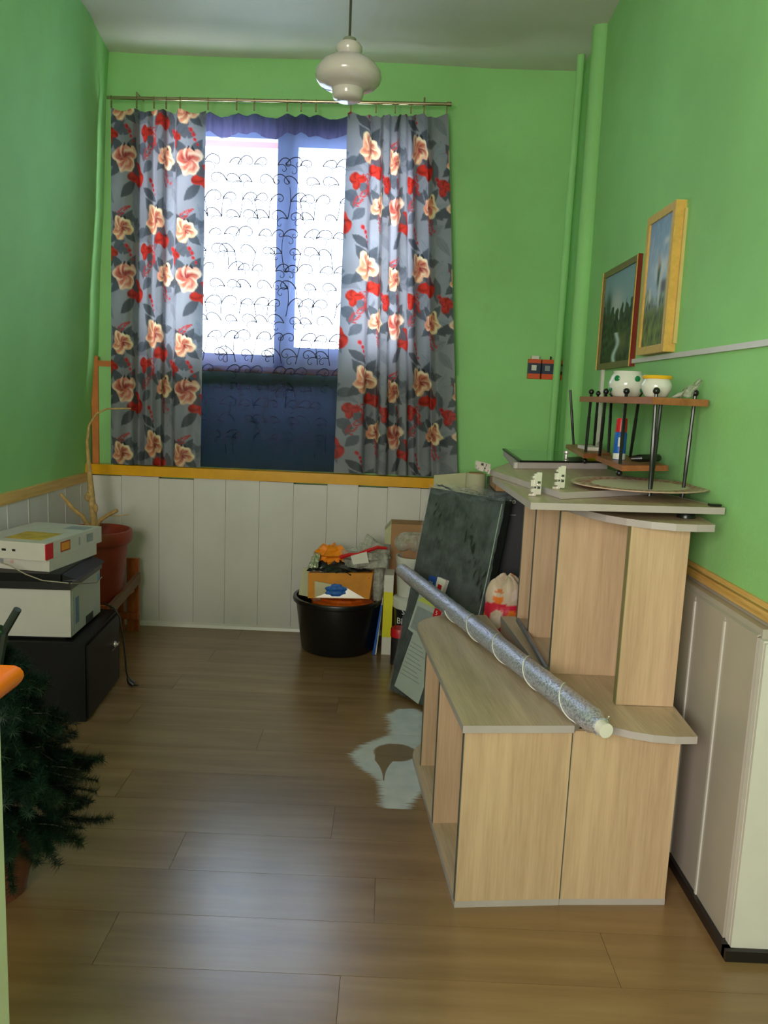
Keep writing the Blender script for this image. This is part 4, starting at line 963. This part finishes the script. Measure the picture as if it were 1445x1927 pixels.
RC = thing('small_tin', 'dark tin with a red lid at the foot of the black bucket', 'tin', (.085, 4.33, 0))
MB().lathe([(0, .002), (.045, .002), (.045, .16), (0, .16)], (.104, 4.275, 0), 24).build('body', mat('dark_tin', (40, 36, 40), .4), RC, smooth=True); MB().lathe([(0, .21), (.047, .21), (.050, .205), (.050, .162), (0, .162)], (.104, 4.275, 0), 24).build('lid', RED, RC, smooth=True)
CB = thing('cardboard_box', 'brown cardboard box against the white dado behind the buckets', 'box', (.13, 4.70, 0), 0)
box(.035, .40, 4.60, 4.775, 0, .745).build('carton', CARD, CB, bevel=.003)
MB().hexa([(.035, 4.60, .62), (.035, 4.775, .62), (.035, 4.775, .745), (.035, 4.60, .745)], [(-.002, 4.62, .62), (-.002, 4.76, .62), (-.002, 4.76, .70), (-.002, 4.62, .70)]).build('flap', CARDG, CB)
bg_ = crumple('plastic_bag', (.155, 4.50, .655), (.085, .055, .055), BAGCLEAR, None, 12, .3, 30, 22, freq=1.2); tag(bg_, 'grey translucent plastic bag on top of the white bucket', 'plastic bag')
YC = thing('yellow_carton', 'narrow upright white and yellow carton beside the black tub', 'package', (.03, 4.42, 0), -.05)
for z0, z1, m in ((0, .105, PAPERW), (.105, .375, YPRINT), (.375, .475, PAPERW)):
    b = MB(); b.M = WM[YC.name]; b.box(-.024, .030, 0, .16, z0, z1); b.build('carton_band', m, YC)
BB = thing('blue_board', 'blue edged thin board leaning right of the black tub', 'board', (-.01, 4.5, 0))
MB().hexa([(-.045, 4.40, .002), (-.030, 4.40, .002), (-.030, 4.70, .002), (-.045, 4.70, .002)], [(-.008, 4.40, .30), (.000, 4.40, .30), (.000, 4.70, .30), (-.008, 4.70, .30)]).build('board', BLUE, BB)
MB().hexa([(-.030, 4.405, .002), (-.022, 4.405, .002), (-.022, 4.69, .002), (-.030, 4.69, .002)], [(-.000, 4.405, .34), (.004, 4.405, .34), (.004, 4.69, .34), (-.000, 4.69, .34)]).build('white_sheet', PAPERW, BB)

# rolls and greenish cardboard behind the slab
tag(MB().hexa([(.26, 4.50, 0), (.50, 4.36, 0), (.50, 4.37, 0), (.26, 4.51, 0)], [(.272, 4.60, 1.045), (.50, 4.48, 1.085), (.50, 4.49, 1.085), (.272, 4.61, 1.045)]).build('cardboard_sheet', CARDG), 'pale grey green cardboard sheet standing behind the wrapped board', 'cardboard')
RR = thing('paper_roll', 'upright beige cardboard roll behind the wrapped board', 'roll', (.49, 4.28, 0))
MB().tube([(.478, 4.25, 0.001), (.478, 4.25, 1.10)], .055, 24).build('roll', CARDG, RR, smooth=True)
MB().tube([(.478, 4.25, 1.1001), (.478, 4.25, 1.104)], .040, 20).build('core', CARD, RR, smooth=True)
tag(MB().tube([(.566, 4.20, .001), (.566, 4.20, 1.09)], .034, 16).build('dark_roll', mat('dark_grey_felt', (64, 72, 66), .7), smooth=True), 'thin dark grey roll standing right of the beige roll', 'roll')
SB = thing('coffee_machine_box', 'tall black carton with white lettering behind the tall unit', 'box', (.70, 3.72, 0), -.02)
lbox(SB, -.19, .20, 0, .36, 0, 1.065, 'carton', mat('black_carton', (48, 48, 54), .45), .003)
lbox(SB, -.18, .02, .02, .3, 1.066, 1.135, 'cardboard_lid', CARD, .003)
text('lettering', 'Saeco', .036, WM[SB.name] @ Matrix.Translation((-.168, -.002, 1.012)) @ Matrix.Rotation(PI/2, 4, 'X'), TEXTW, SB)
lbox(SB, -.140, -.118, -.001, .0, .986, .989, 'print_line', TEXTW, 0)
lbox(SB, -.142, -.080, -.001, .0, .955, .959, 'print_line', GREYPR, 0)
def bagcol(V):
    rn = np.random.RandomState(2); c = np.zeros((len(V), 3)); c[:] = lin((210, 186, 164)); P = V.copy()
    t = (P[:, 2]-.37)/.34; s = np.sin(P[:, 0]*44+P[:, 2]*26)+np.sin(P[:, 2]*34-P[:, 0]*52+1)
    c[(t < .66) & (s > -.6)] = lin((214, 40, 66)); c[(t < .75) & (s > .9)] = lin((236, 120, 40)); c[(t < .18)] = lin((232, 170, 30)); c[(t > .80) & (s > 1.2)] = lin((214, 120, 70)); c[(s < -1.45)] = lin((226, 200, 190))
    return c
bg_ = crumple('carrier_bag', (.560, 3.49, .535), (.098, .085, .175), BAGM, None, 21, .16, 60, 60, colors=bagcol, freq=1.5); tag(bg_, 'full carrier bag printed with red and orange flames between the units', 'bag')
tag(box(.47, .66, 3.42, 3.60, 0, .375).build('wooden_crate', CARD, bevel=.004), 'brown carton under the flame printed carrier bag', 'box')

# ================================================================== black tub full of rubbish
TB2 = thing('plastic_tub', 'round black plastic tub filled with bags and packaging', 'tub', (-.257, 4.525, 0)); tc = (-.257, 4.525, 0)
MB().lathe([(0, .002), (.205, .002), (.215, .012), (.252, .285), (.268, .292), (.272, .305), (.268, .318), (.250, .318), (.240, .29), (.205, .02), (0, .014)], tc, 56).build('tub_body', BLACK, TB2, smooth=True)
tag(crumple('orange_bag', (-.235, 4.515, .275), (.185, .165, .06), mat('orange_bag_plastic', (206, 92, 20), .4, .15, 20), None, 31, .22), 'crumpled orange plastic bag filling the black tub', 'plastic bag')
YB_ = thing('yellow_package', 'ochre soft package with a clear window and blue filling in the tub', 'package', (-.23, 4.42, .3))
b = MB(); b.hexa([(-.425, 4.36, .335), (-.075, 4.36, .345), (-.06, 4.48, .345), (-.41, 4.48, .335)], [(-.43, 4.39, .475), (-.06, 4.39, .49), (-.05, 4.50, .49), (-.41, 4.50, .475)]); b.build('pack_body', mat('ochre_bag_plastic', (204, 128, 16), .5, .12, 12, spec=.2), YB_, bevel=.012)
b = MB(); b.hexa([(-.385, 4.351, .343), (-.10, 4.351, .35), (-.10, 4.36, .35), (-.385, 4.36, .343)], [(-.39, 4.366, .435), (-.22, 4.367, .41), (-.22, 4.376, .41), (-.39, 4.376, .435)]); b.build('clear_window', mat('dull_window_film', (176, 160, 112), .2), YB_)
crumple('blue_filling', (-.265, 4.362, .385), (.062, .014, .034), mat('blue_cloth', (22, 92, 176), .6, .3, 60), YB_, 5, .3)
tag(MB().hexa([(-.49, 4.47, .325), (-.36, 4.43, .31), (-.36, 4.44, .31), (-.49, 4.48, .325)], [(-.475, 4.52, .475), (-.36, 4.50, .475), (-.36, 4.51, .475), (-.475, 4.53, .475)]).build('pale_card', CARDG), 'pale green grey card standing at the left rim of the tub', 'cardboard')
tag(sheet('black_bag', [(-.44, 4.40, .485), (-.08, 4.38, .465), (-.05, 4.52, .52), (-.40, 4.54, .56)], mat('black_film', (26, 24, 28), .2), None, 22, .010, 8, .03), 'black plastic wrapper lying across the top of the tub', 'plastic bag')
tag(crumple('orange_wrapper', (-.305, 4.47, .565), (.085, .055, .055), mat('orange_wrap', (244, 138, 20), .3, .1, 20), None, 44, .45, 14, 10), 'bright orange wrapper on top of the tub', 'wrapper')
tag(sheet('foil_wrapper', [(-.435, 4.41, .50), (-.375, 4.39, .505), (-.365, 4.43, .58), (-.40, 4.45, .585)], mat('silver_green_foil', (160, 166, 140), .25, metal=.4), None, 14, .006, 3), 'silvery printed foil wrapper left of the orange one', 'wrapper')
CBG = thing('clear_bag', 'crumpled clear bag with a red strip on top of the tub', 'plastic bag', (-.11, 4.46, .5))
crumple('bag_body', (-.115, 4.47, .56), (.125, .08, .07), BAGCLEAR, CBG, 52, .5, 20, 14)
sheet('bag_tail', [(-.20, 4.40, .53), (.02, 4.38, .52), (.03, 4.44, .62), (-.10, 4.48, .70)], BAGCLEAR, CBG, 14, .016, 12)
b = [(-.25, 4.383, .575), (-.20, 4.375, .595), (-.15, 4.372, .60), (-.09, 4.370, .625), (-.04, 4.372, .645), (.015, 4.38, .64)]
MB().tube(b, [.014, .011, .010, .012, .011, .008], 6).build('red_strip', RED, CBG)
MB().hexa([(-.175, 4.365, .54), (-.085, 4.362, .555), (-.085, 4.366, .555), (-.175, 4.369, .54)], [(-.19, 4.362, .59), (-.10, 4.358, .62), (-.10, 4.362, .62), (-.19, 4.366, .59)]).build('white_label', PAPERW, CBG)
tag(crumple('blue_rag', (-.03, 4.47, .42), (.04, .05, .11), BAGCLEAR, None, 61, .3, 14, 12), 'limp whitish bag hanging over the right rim of the tub', 'plastic bag')

# ================================================================== corner: pot plant on a wooden stand
PS = thing('plant_stand', 'reddish wooden slatted stand in the far left corner under the plant pot', 'plant stand', (-1.62, 4.45, 0))
for x0, x1, ya, yb in ((-1.56, -1.488, 4.66, 4.685), (-1.655, -1.585, 4.67, 4.695), (-1.83, -1.77, 4.66, 4.685), (-1.56, -1.488, 4.14, 4.165), (-1.82, -1.75, 4.14, 4.165)):
    box(x0, x1, ya, yb, 0, .455 if ya > 4.5 else .30).build('leg', STAND, PS, bevel=.002)
MB().hexa([(-1.50, 4.165, .245), (-1.475, 4.165, .245), (-1.475, 4.66, .31), (-1.50, 4.66, .31)], [(-1.50, 4.165, .30), (-1.475, 4.165, .30), (-1.475, 4.66, .37), (-1.50, 4.66, .37)]).build('rail', mat('weathered_wood', (128, 92, 66), .6), PS)
for k in range(5): box(-1.82, -1.50, 4.17+k*.095, 4.235+k*.095, .262, .28).build('slat', STAND, PS, bevel=.002)
box(-1.80, -1.49, 4.64, 4.66, .08, .12).build('rail', STAND, PS)
PT = thing('plant_pot', 'terracotta plastic flower pot with a dead leafless plant in the corner', 'plant', (-1.635, 4.36, .28)); pc = (-1.635, 4.36, .28)
MB().lathe([(0, .002), (.135, .002), (.142, .01), (.176, .325), (.192, .330), (.200, .345), (.203, .385), (.198, .402), (.186, .405), (.178, .39), (.170, .345), (0, .335)], pc, 48).build('pot', TERRA, PT, smooth=True)
MB().lathe([(0, .352), (.10, .350), (.172, .345), (.172, .338), (0, .338)], pc, 32).build('soil', SOIL, PT)
MB().tube([(-1.65, 4.38, .62), (-1.655, 4.39, .75), (-1.672, 4.40, .90), (-1.690, 4.42, 1.05), (-1.705, 4.44, 1.17), (-1.700, 4.46, 1.26), (-1.665, 4.48, 1.325), (-1.61, 4.49, 1.355), (-1.53, 4.50, 1.36), (-1.475, 4.50, 1.362)], [.022, .019, .018, .012, .009, .007, .006, .005, .005, .004], 10).build('trunk', BARK, PT, smooth=True)
MB().tube([(-1.66, 4.38, .66), (-1.71, 4.37, .75), (-1.76, 4.35, .80), (-1.815, 4.33, .88)], [.014, .012, .013, .008], 8).build('branch', BARK, PT, smooth=True)
MB().tube([(-1.655, 4.38, .67), (-1.60, 4.36, .74), (-1.54, 4.34, .78), (-1.50, 4.33, .80)], [.013, .012, .012, .011], 8).tube([(-1.56, 4.35, .765), (-1.51, 4.35, .765), (-1.44, 4.36, .775)], [.004, .003, .002], 5).build('branch', BARK, PT, smooth=True)
MB().ball((-1.685, 4.39, .86), .020, 10, (1, 1, 1.3)).ball((-1.635, 4.37, .80), .014, 10, (1, 1, 2)).build('knot', BARK, PT, smooth=True)

# ================================================================== black safe, printer, cartons
RZ = math.radians(4.5)
SF = thing('black_cabinet', 'low black metal cabinet with a silver lock under the printer', 'cabinet', (-1.295, 3.325, 0), RZ)
BMET = mat('black_enamel', (9, 9, 8), .42, .2, 8, spec=.22); PRW = mat('printer_plastic', (182, 178, 170), .4, .03); CARTW = mat('printed_carton_white', (196, 190, 180), .5, .04)
lbox(SF, -.50, -.004, 0, .545, 0, .366, 'body', BMET, .006)
lbox(SF, -.004, .006, .012, .533, .012, .35, 'door', BMET, .004)
b = MB(); b.M = WM[SF.name] @ Matrix.Translation((.006, .445, .215)) @ Matrix.Rotation(PI/2, 4, 'Y'); b.lathe([(0, 0), (.015, 0), (.014, .006), (.007, .009), (.007, .018), (0, .018)], seg=20); b.build('lock', CHROME, SF, smooth=True)
b = MB(); b.M = WM[SF.name]; b.box(.004, .010, .39, .53, .197, .2005); b.build('lock_plate_line', STEEL, SF)
PR = thing('laser_printer', 'white laser printer with a black scanner lid on the black cabinet', 'printer', (-1.372, 3.355, .367), math.radians(3))
lbox(PR, -.45, 0, 0, .415, .012, .228, 'body', PRW, .016)
lbox(PR, -.42, -.03, .02, .39, 0, .012, 'foot_plate', BLACK)
lbox(PR, -.002, .0015, .03, .038, .03, .21, 'seam', GREYPR, 0)
b = MB(); b.M = WM[PR.name]; b.prism([(0, .0), (0, .018), (.004, .018), (.004, 0)], 0, .001)
b.bm.free()
lbox(PR, -.0005, .002, .062, .105, .055, .175, 'blue_sticker', mat('blue_grey_sticker', (82, 110, 142), .4, .25, 60), .0005)
lbox(PR, -.0005, .002, .38, .405, .18, .212, 'small_sticker', mat('pale_blue_sticker', (120, 160, 200), .4), .0005)
lbox(PR, -.001, .002, .20, .30, .012, .05, 'paper_slot', BLACK, 0)
for k in range(8): lbox(PR, -.44, -.37, -.0012, .0, .150+.007*k, .153+.007*k, 'vent', GREYPR, 0)
lbox(PR, -.46, .004, -.008, .435, .228, .262, 'scanner_base', BLACK, .008)
lbox(PR, -.45, -.04, -.004, .40, .262, .298, 'scanner_lid', BMET, .008)
b = MB(); b.M = WM[PR.name]; b.hexa([(-.04, .02, .262), (.02, .03, .262), (.02, .43, .262), (-.04, .43, .262)], [(-.04, .02, .292), (.012, .03, .268), (.012, .43, .268), (-.04, .43, .292)]); b.build('control_panel', BMET, PR, bevel=.004)
C1 = thing('flat_carton', 'flat plain white carton under the printed toner carton on the printer', 'box', (-1.455, 3.385, .666), math.radians(-8)); 
lbox(C1, -.36, -.015, -.01, .40, 0, .052, 'carton', CARTW, .002)
lbox(C1, -.27, -.235, -.0115, -.01, .028, .045, 'print_mark', GREYPR, 0); lbox(C1, -.20, -.185, -.0115, -.01, .028, .042, 'print_mark', mat('pink_print', (200, 160, 150), .5), 0)
C2 = thing('toner_carton', 'white printed carton with red corner and orange picture, topmost on the printer', 'box', (-1.475, 3.355, .7185), math.radians(-8))
lbox(C2, -.35, 0, 0, .485, 0, .078, 'carton', CARTW, .002)
lbox(C2, 0, .001, .002, .055, .004, .074, 'red_corner', RED, 0)
lbox(C2, -.004, 0.0005, -.001, .012, .004, .074, 'red_corner', RED, 0)
lbox(C2, 0, .0012, .115, .195, .018, .064, 'picture_frame', mat('brown_red_print', (150, 60, 40), .5), 0); lbox(C2, .001, .0018, .122, .188, .024, .058, 'orange_picture', mat('amber_print', (222, 140, 30), .5, .15, 80), 0)
lbox(C2, 0, .001, .27, .283, .022, .060, 'print_mark', GREYPR, 0); lbox(C2, 0, .001, .34, .40, .022, .062, 'print_mark', GREYPR, 0)
lbox(C2, -.24, -.06, .06, .24, .078, .0786, 'top_picture', mat('amber_green_print', (196, 160, 60), .5, .3, 14), 0)
lbox(C2, -.30, -.26, -.001, 0, .040, .062, 'print_mark', GREYPR, 0); lbox(C2, -.21, -.19, -.001, 0, .034, .044, 'print_mark', BLACK, 0); lbox(C2, -.16, -.145, -.001, 0, .034, .044, 'print_mark', BLACK, 0)
lbox(C2, -.13, -.02, .36, .44, .078, .0786, 'print_mark', GREYPR, 0)
# cables
tag(MB().tube([(-1.75, 3.34, .735), (-1.62, 3.325, .700), (-1.55, 3.322, .665), (-1.48, 3.325, .640), (-1.41, 3.335, .633), (-1.366, 3.352, .625), (-1.362, 3.50, .59), (-1.368, 3.66, .555), (-1.392, 3.79, .55)], .0028, 6).build('thin_cable', mat('grey_cable', (140, 132, 112), .5), smooth=True), 'thin grey cable draped across the front of the printer', 'cable')
PC = thing('power_cable', 'black power cable hanging down beside the cabinet to its plug', 'cable', (-1.25, 3.75, .01))
MB().tube([(-1.40, 3.84, .40), (-1.345, 3.82, .385), (-1.305, 3.79, .35), (-1.285, 3.77, .27), (-1.268, 3.76, .15), (-1.262, 3.755, .08), (-1.252, 3.752, .045)], .0042, 8).build('cable', BLACK, PC, smooth=True)
MB().tube([(-1.254, 3.752, .05), (-1.242, 3.75, .028), (-1.222, 3.748, .016)], [.007, .016, .016], 10).tube([(-1.226, 3.74, .016), (-1.20, 3.735, .016)], .0026, 6).tube([(-1.226, 3.757, .012), (-1.20, 3.757, .012)], .0026, 6).build('plug', BLACK, PC, smooth=True)

# ================================================================== artificial fir in a pot
FT = thing('artificial_fir', 'small dark green artificial fir tree in a reddish pot, left foreground', 'christmas tree', (-1.11, 2.13, 0))
fc = (-1.11, 2.13)
MB().lathe([(0, .001), (.085, .001), (.118, .16), (.128, .165), (.130, .195), (.120, .195), (.11, .16), (0, .15)], (fc[0], fc[1], 0), 36).build('pot', mat('red_brown_pot', (120, 62, 48), .5), FT, smooth=True)
MB().hexa([(-1.17, 2.04, .185), (-1.05, 2.04, .160), (-1.02, 2.09, .165), (-1.14, 2.12, .19)], [(-1.17, 2.04, .215), (-1.05, 2.04, .19), (-1.02, 2.09, .195), (-1.14, 2.12, .22)]).build('wood_wedge', mat('beige_card', (176, 152, 100), .6), FT)
MB().tube([(fc[0], fc[1], .10), (fc[0]-.005, fc[1], .5), (fc[0]+.06, fc[1]-.02, .80), (fc[0]+.105, fc[1]-.03, .872)], [.014, .013, .012, .011], 8).build('trunk', mat('dark_stem', (32, 40, 34), .6), FT)
NEED = mat('fir_needles', (18, 46, 32), .55, .3, 30); NEED2 = mat('wire_branch', (40, 44, 30), .7)
rnd = random.Random(17); NV = []; NF = []; WBm = MB()
def needle_branch(p, d, L, nl=.030, dens=330):
    p = Vector(p); d = Vector(d).normalized(); pts = [p.copy()]; q = p.copy(); dd = d.copy()
    for i in range(8):
        dd = (dd + Vector((rnd.uniform(-.10, .10), rnd.uniform(-.10, .10), rnd.uniform(-.10, .06)))).normalized(); q = q + dd*L/8; pts.append(q.copy())
    WBm.tube(pts, .0022, 4)
    N = int(dens*1.9*L/.2)
    for i in range(N):
        t = rnd.random()*8; k = min(7, int(t)); c = pts[k].lerp(pts[k+1], t-k); ax_ = (pts[k+1]-pts[k]).normalized()
        v = Vector((rnd.gauss(0, 1), rnd.gauss(0, 1), rnd.gauss(0, 1))); v = (v-ax_*v.dot(ax_)).normalized(); v = (v + ax_*rnd.uniform(-.1, .5)).normalized()
        l = nl*rnd.uniform(.7, 1.15); s = ax_.cross(v).normalized()*.0013; b = len(NV)
        NV.extend([tuple(c-s), tuple(c+s), tuple(c+v*l)]); NF.append((b, b+1, b+2))
for i in range(30):
    t = i/29; z = .24 + .50*t; R_ = .27*(1-t)**.75+.06; 
    for k in range(5):
        a = rnd.uniform(0, 2*PI); Rr = R_*rnd.uniform(.75, 1.1)
        st_ = Vector((fc[0]+.02*t, fc[1], z)); d = Vector((math.cos(a), math.sin(a), rnd.uniform(-.35, .15)))
        if st_.x + d.x*Rr < -1.62: continue
        needle_branch(st_, d, Rr)
        if Rr > .12:
            for sgn in (-1, 1):
                a2 = a + sgn*rnd.uniform(.5, .8); needle_branch(st_+d*Rr*.5, (math.cos(a2), math.sin(a2), rnd.uniform(-.2, .15)), Rr*.42, .028)
for (tip, st_) in (((-.835, 2.24, .40), (-1.08, 2.14, .44)), ((-.86, 2.20, .33), (-1.08, 2.12, .42)), ((-.90, 2.22, .44), (-1.10, 2.13, .50)), ((-.97, 2.15, .17), (-1.1, 2.13, .27)), ((-.93, 2.2, .50), (-1.1, 2.14, .56)), ((-.99, 2.2, .58), (-1.1, 2.14, .66)), ((-.87, 2.25, .36), (-1.0, 2.16, .40))):
    for q in range(3):
        d = Vector(tip)-Vector(st_); j = Vector((rnd.uniform(-.02, .02), rnd.uniform(-.02, .02), rnd.uniform(-.02, .02)))
        needle_branch(Vector(st_)+j, d+j*2, d.length*rnd.uniform(.9, 1.02), .032, 380)
NVc = [v for v in NV]
no = mesh_obj('needles', NVc, NF, NEED, FT, smooth=False); no['kind'] = 'stuff'
wo = WBm.build('branches', NEED2, FT); wo['kind'] = 'stuff'
# folded top twig beside the trunk tip
MB().tube([(fc[0]-.03, fc[1]-.02, .72), (fc[0]+.03, fc[1]-.03, .80), (fc[0]+.06, fc[1]-.03, .815)], [.03, .024, .012], 8).build('folded_top', mat('dark_green_pile', (34, 62, 42), .8, .4, 90), FT, smooth=True)

# ================================================================== counter at the left edge
CT = thing('counter', 'orange topped white counter at the left edge of the view', 'counter', (-.75, .75, 0))
MB().box(-1.0, -.507, .35, 1.0, 0, 1.079).build('body', mat('greenish_white_laminate', (228, 226, 216), .4), CT, bevel=.002)
b = MB(); pr = [(-.60, 1.079), (-.512, 1.079), (-.500, 1.083), (-.490, 1.089), (-.484, 1.096), (-.481, 1.103), (-.482, 1.109), (-.486, 1.114), (-.494, 1.117), (-1.02, 1.118), (-1.02, 1.079)]
A = [(p[0], .33, p[1]) for p in pr]; B = [(p[0], 1.018, p[1]) for p in pr]; b.hexa(A, B); b.build('counter_top', ORANGE, CT, bevel=.002, smooth=True)
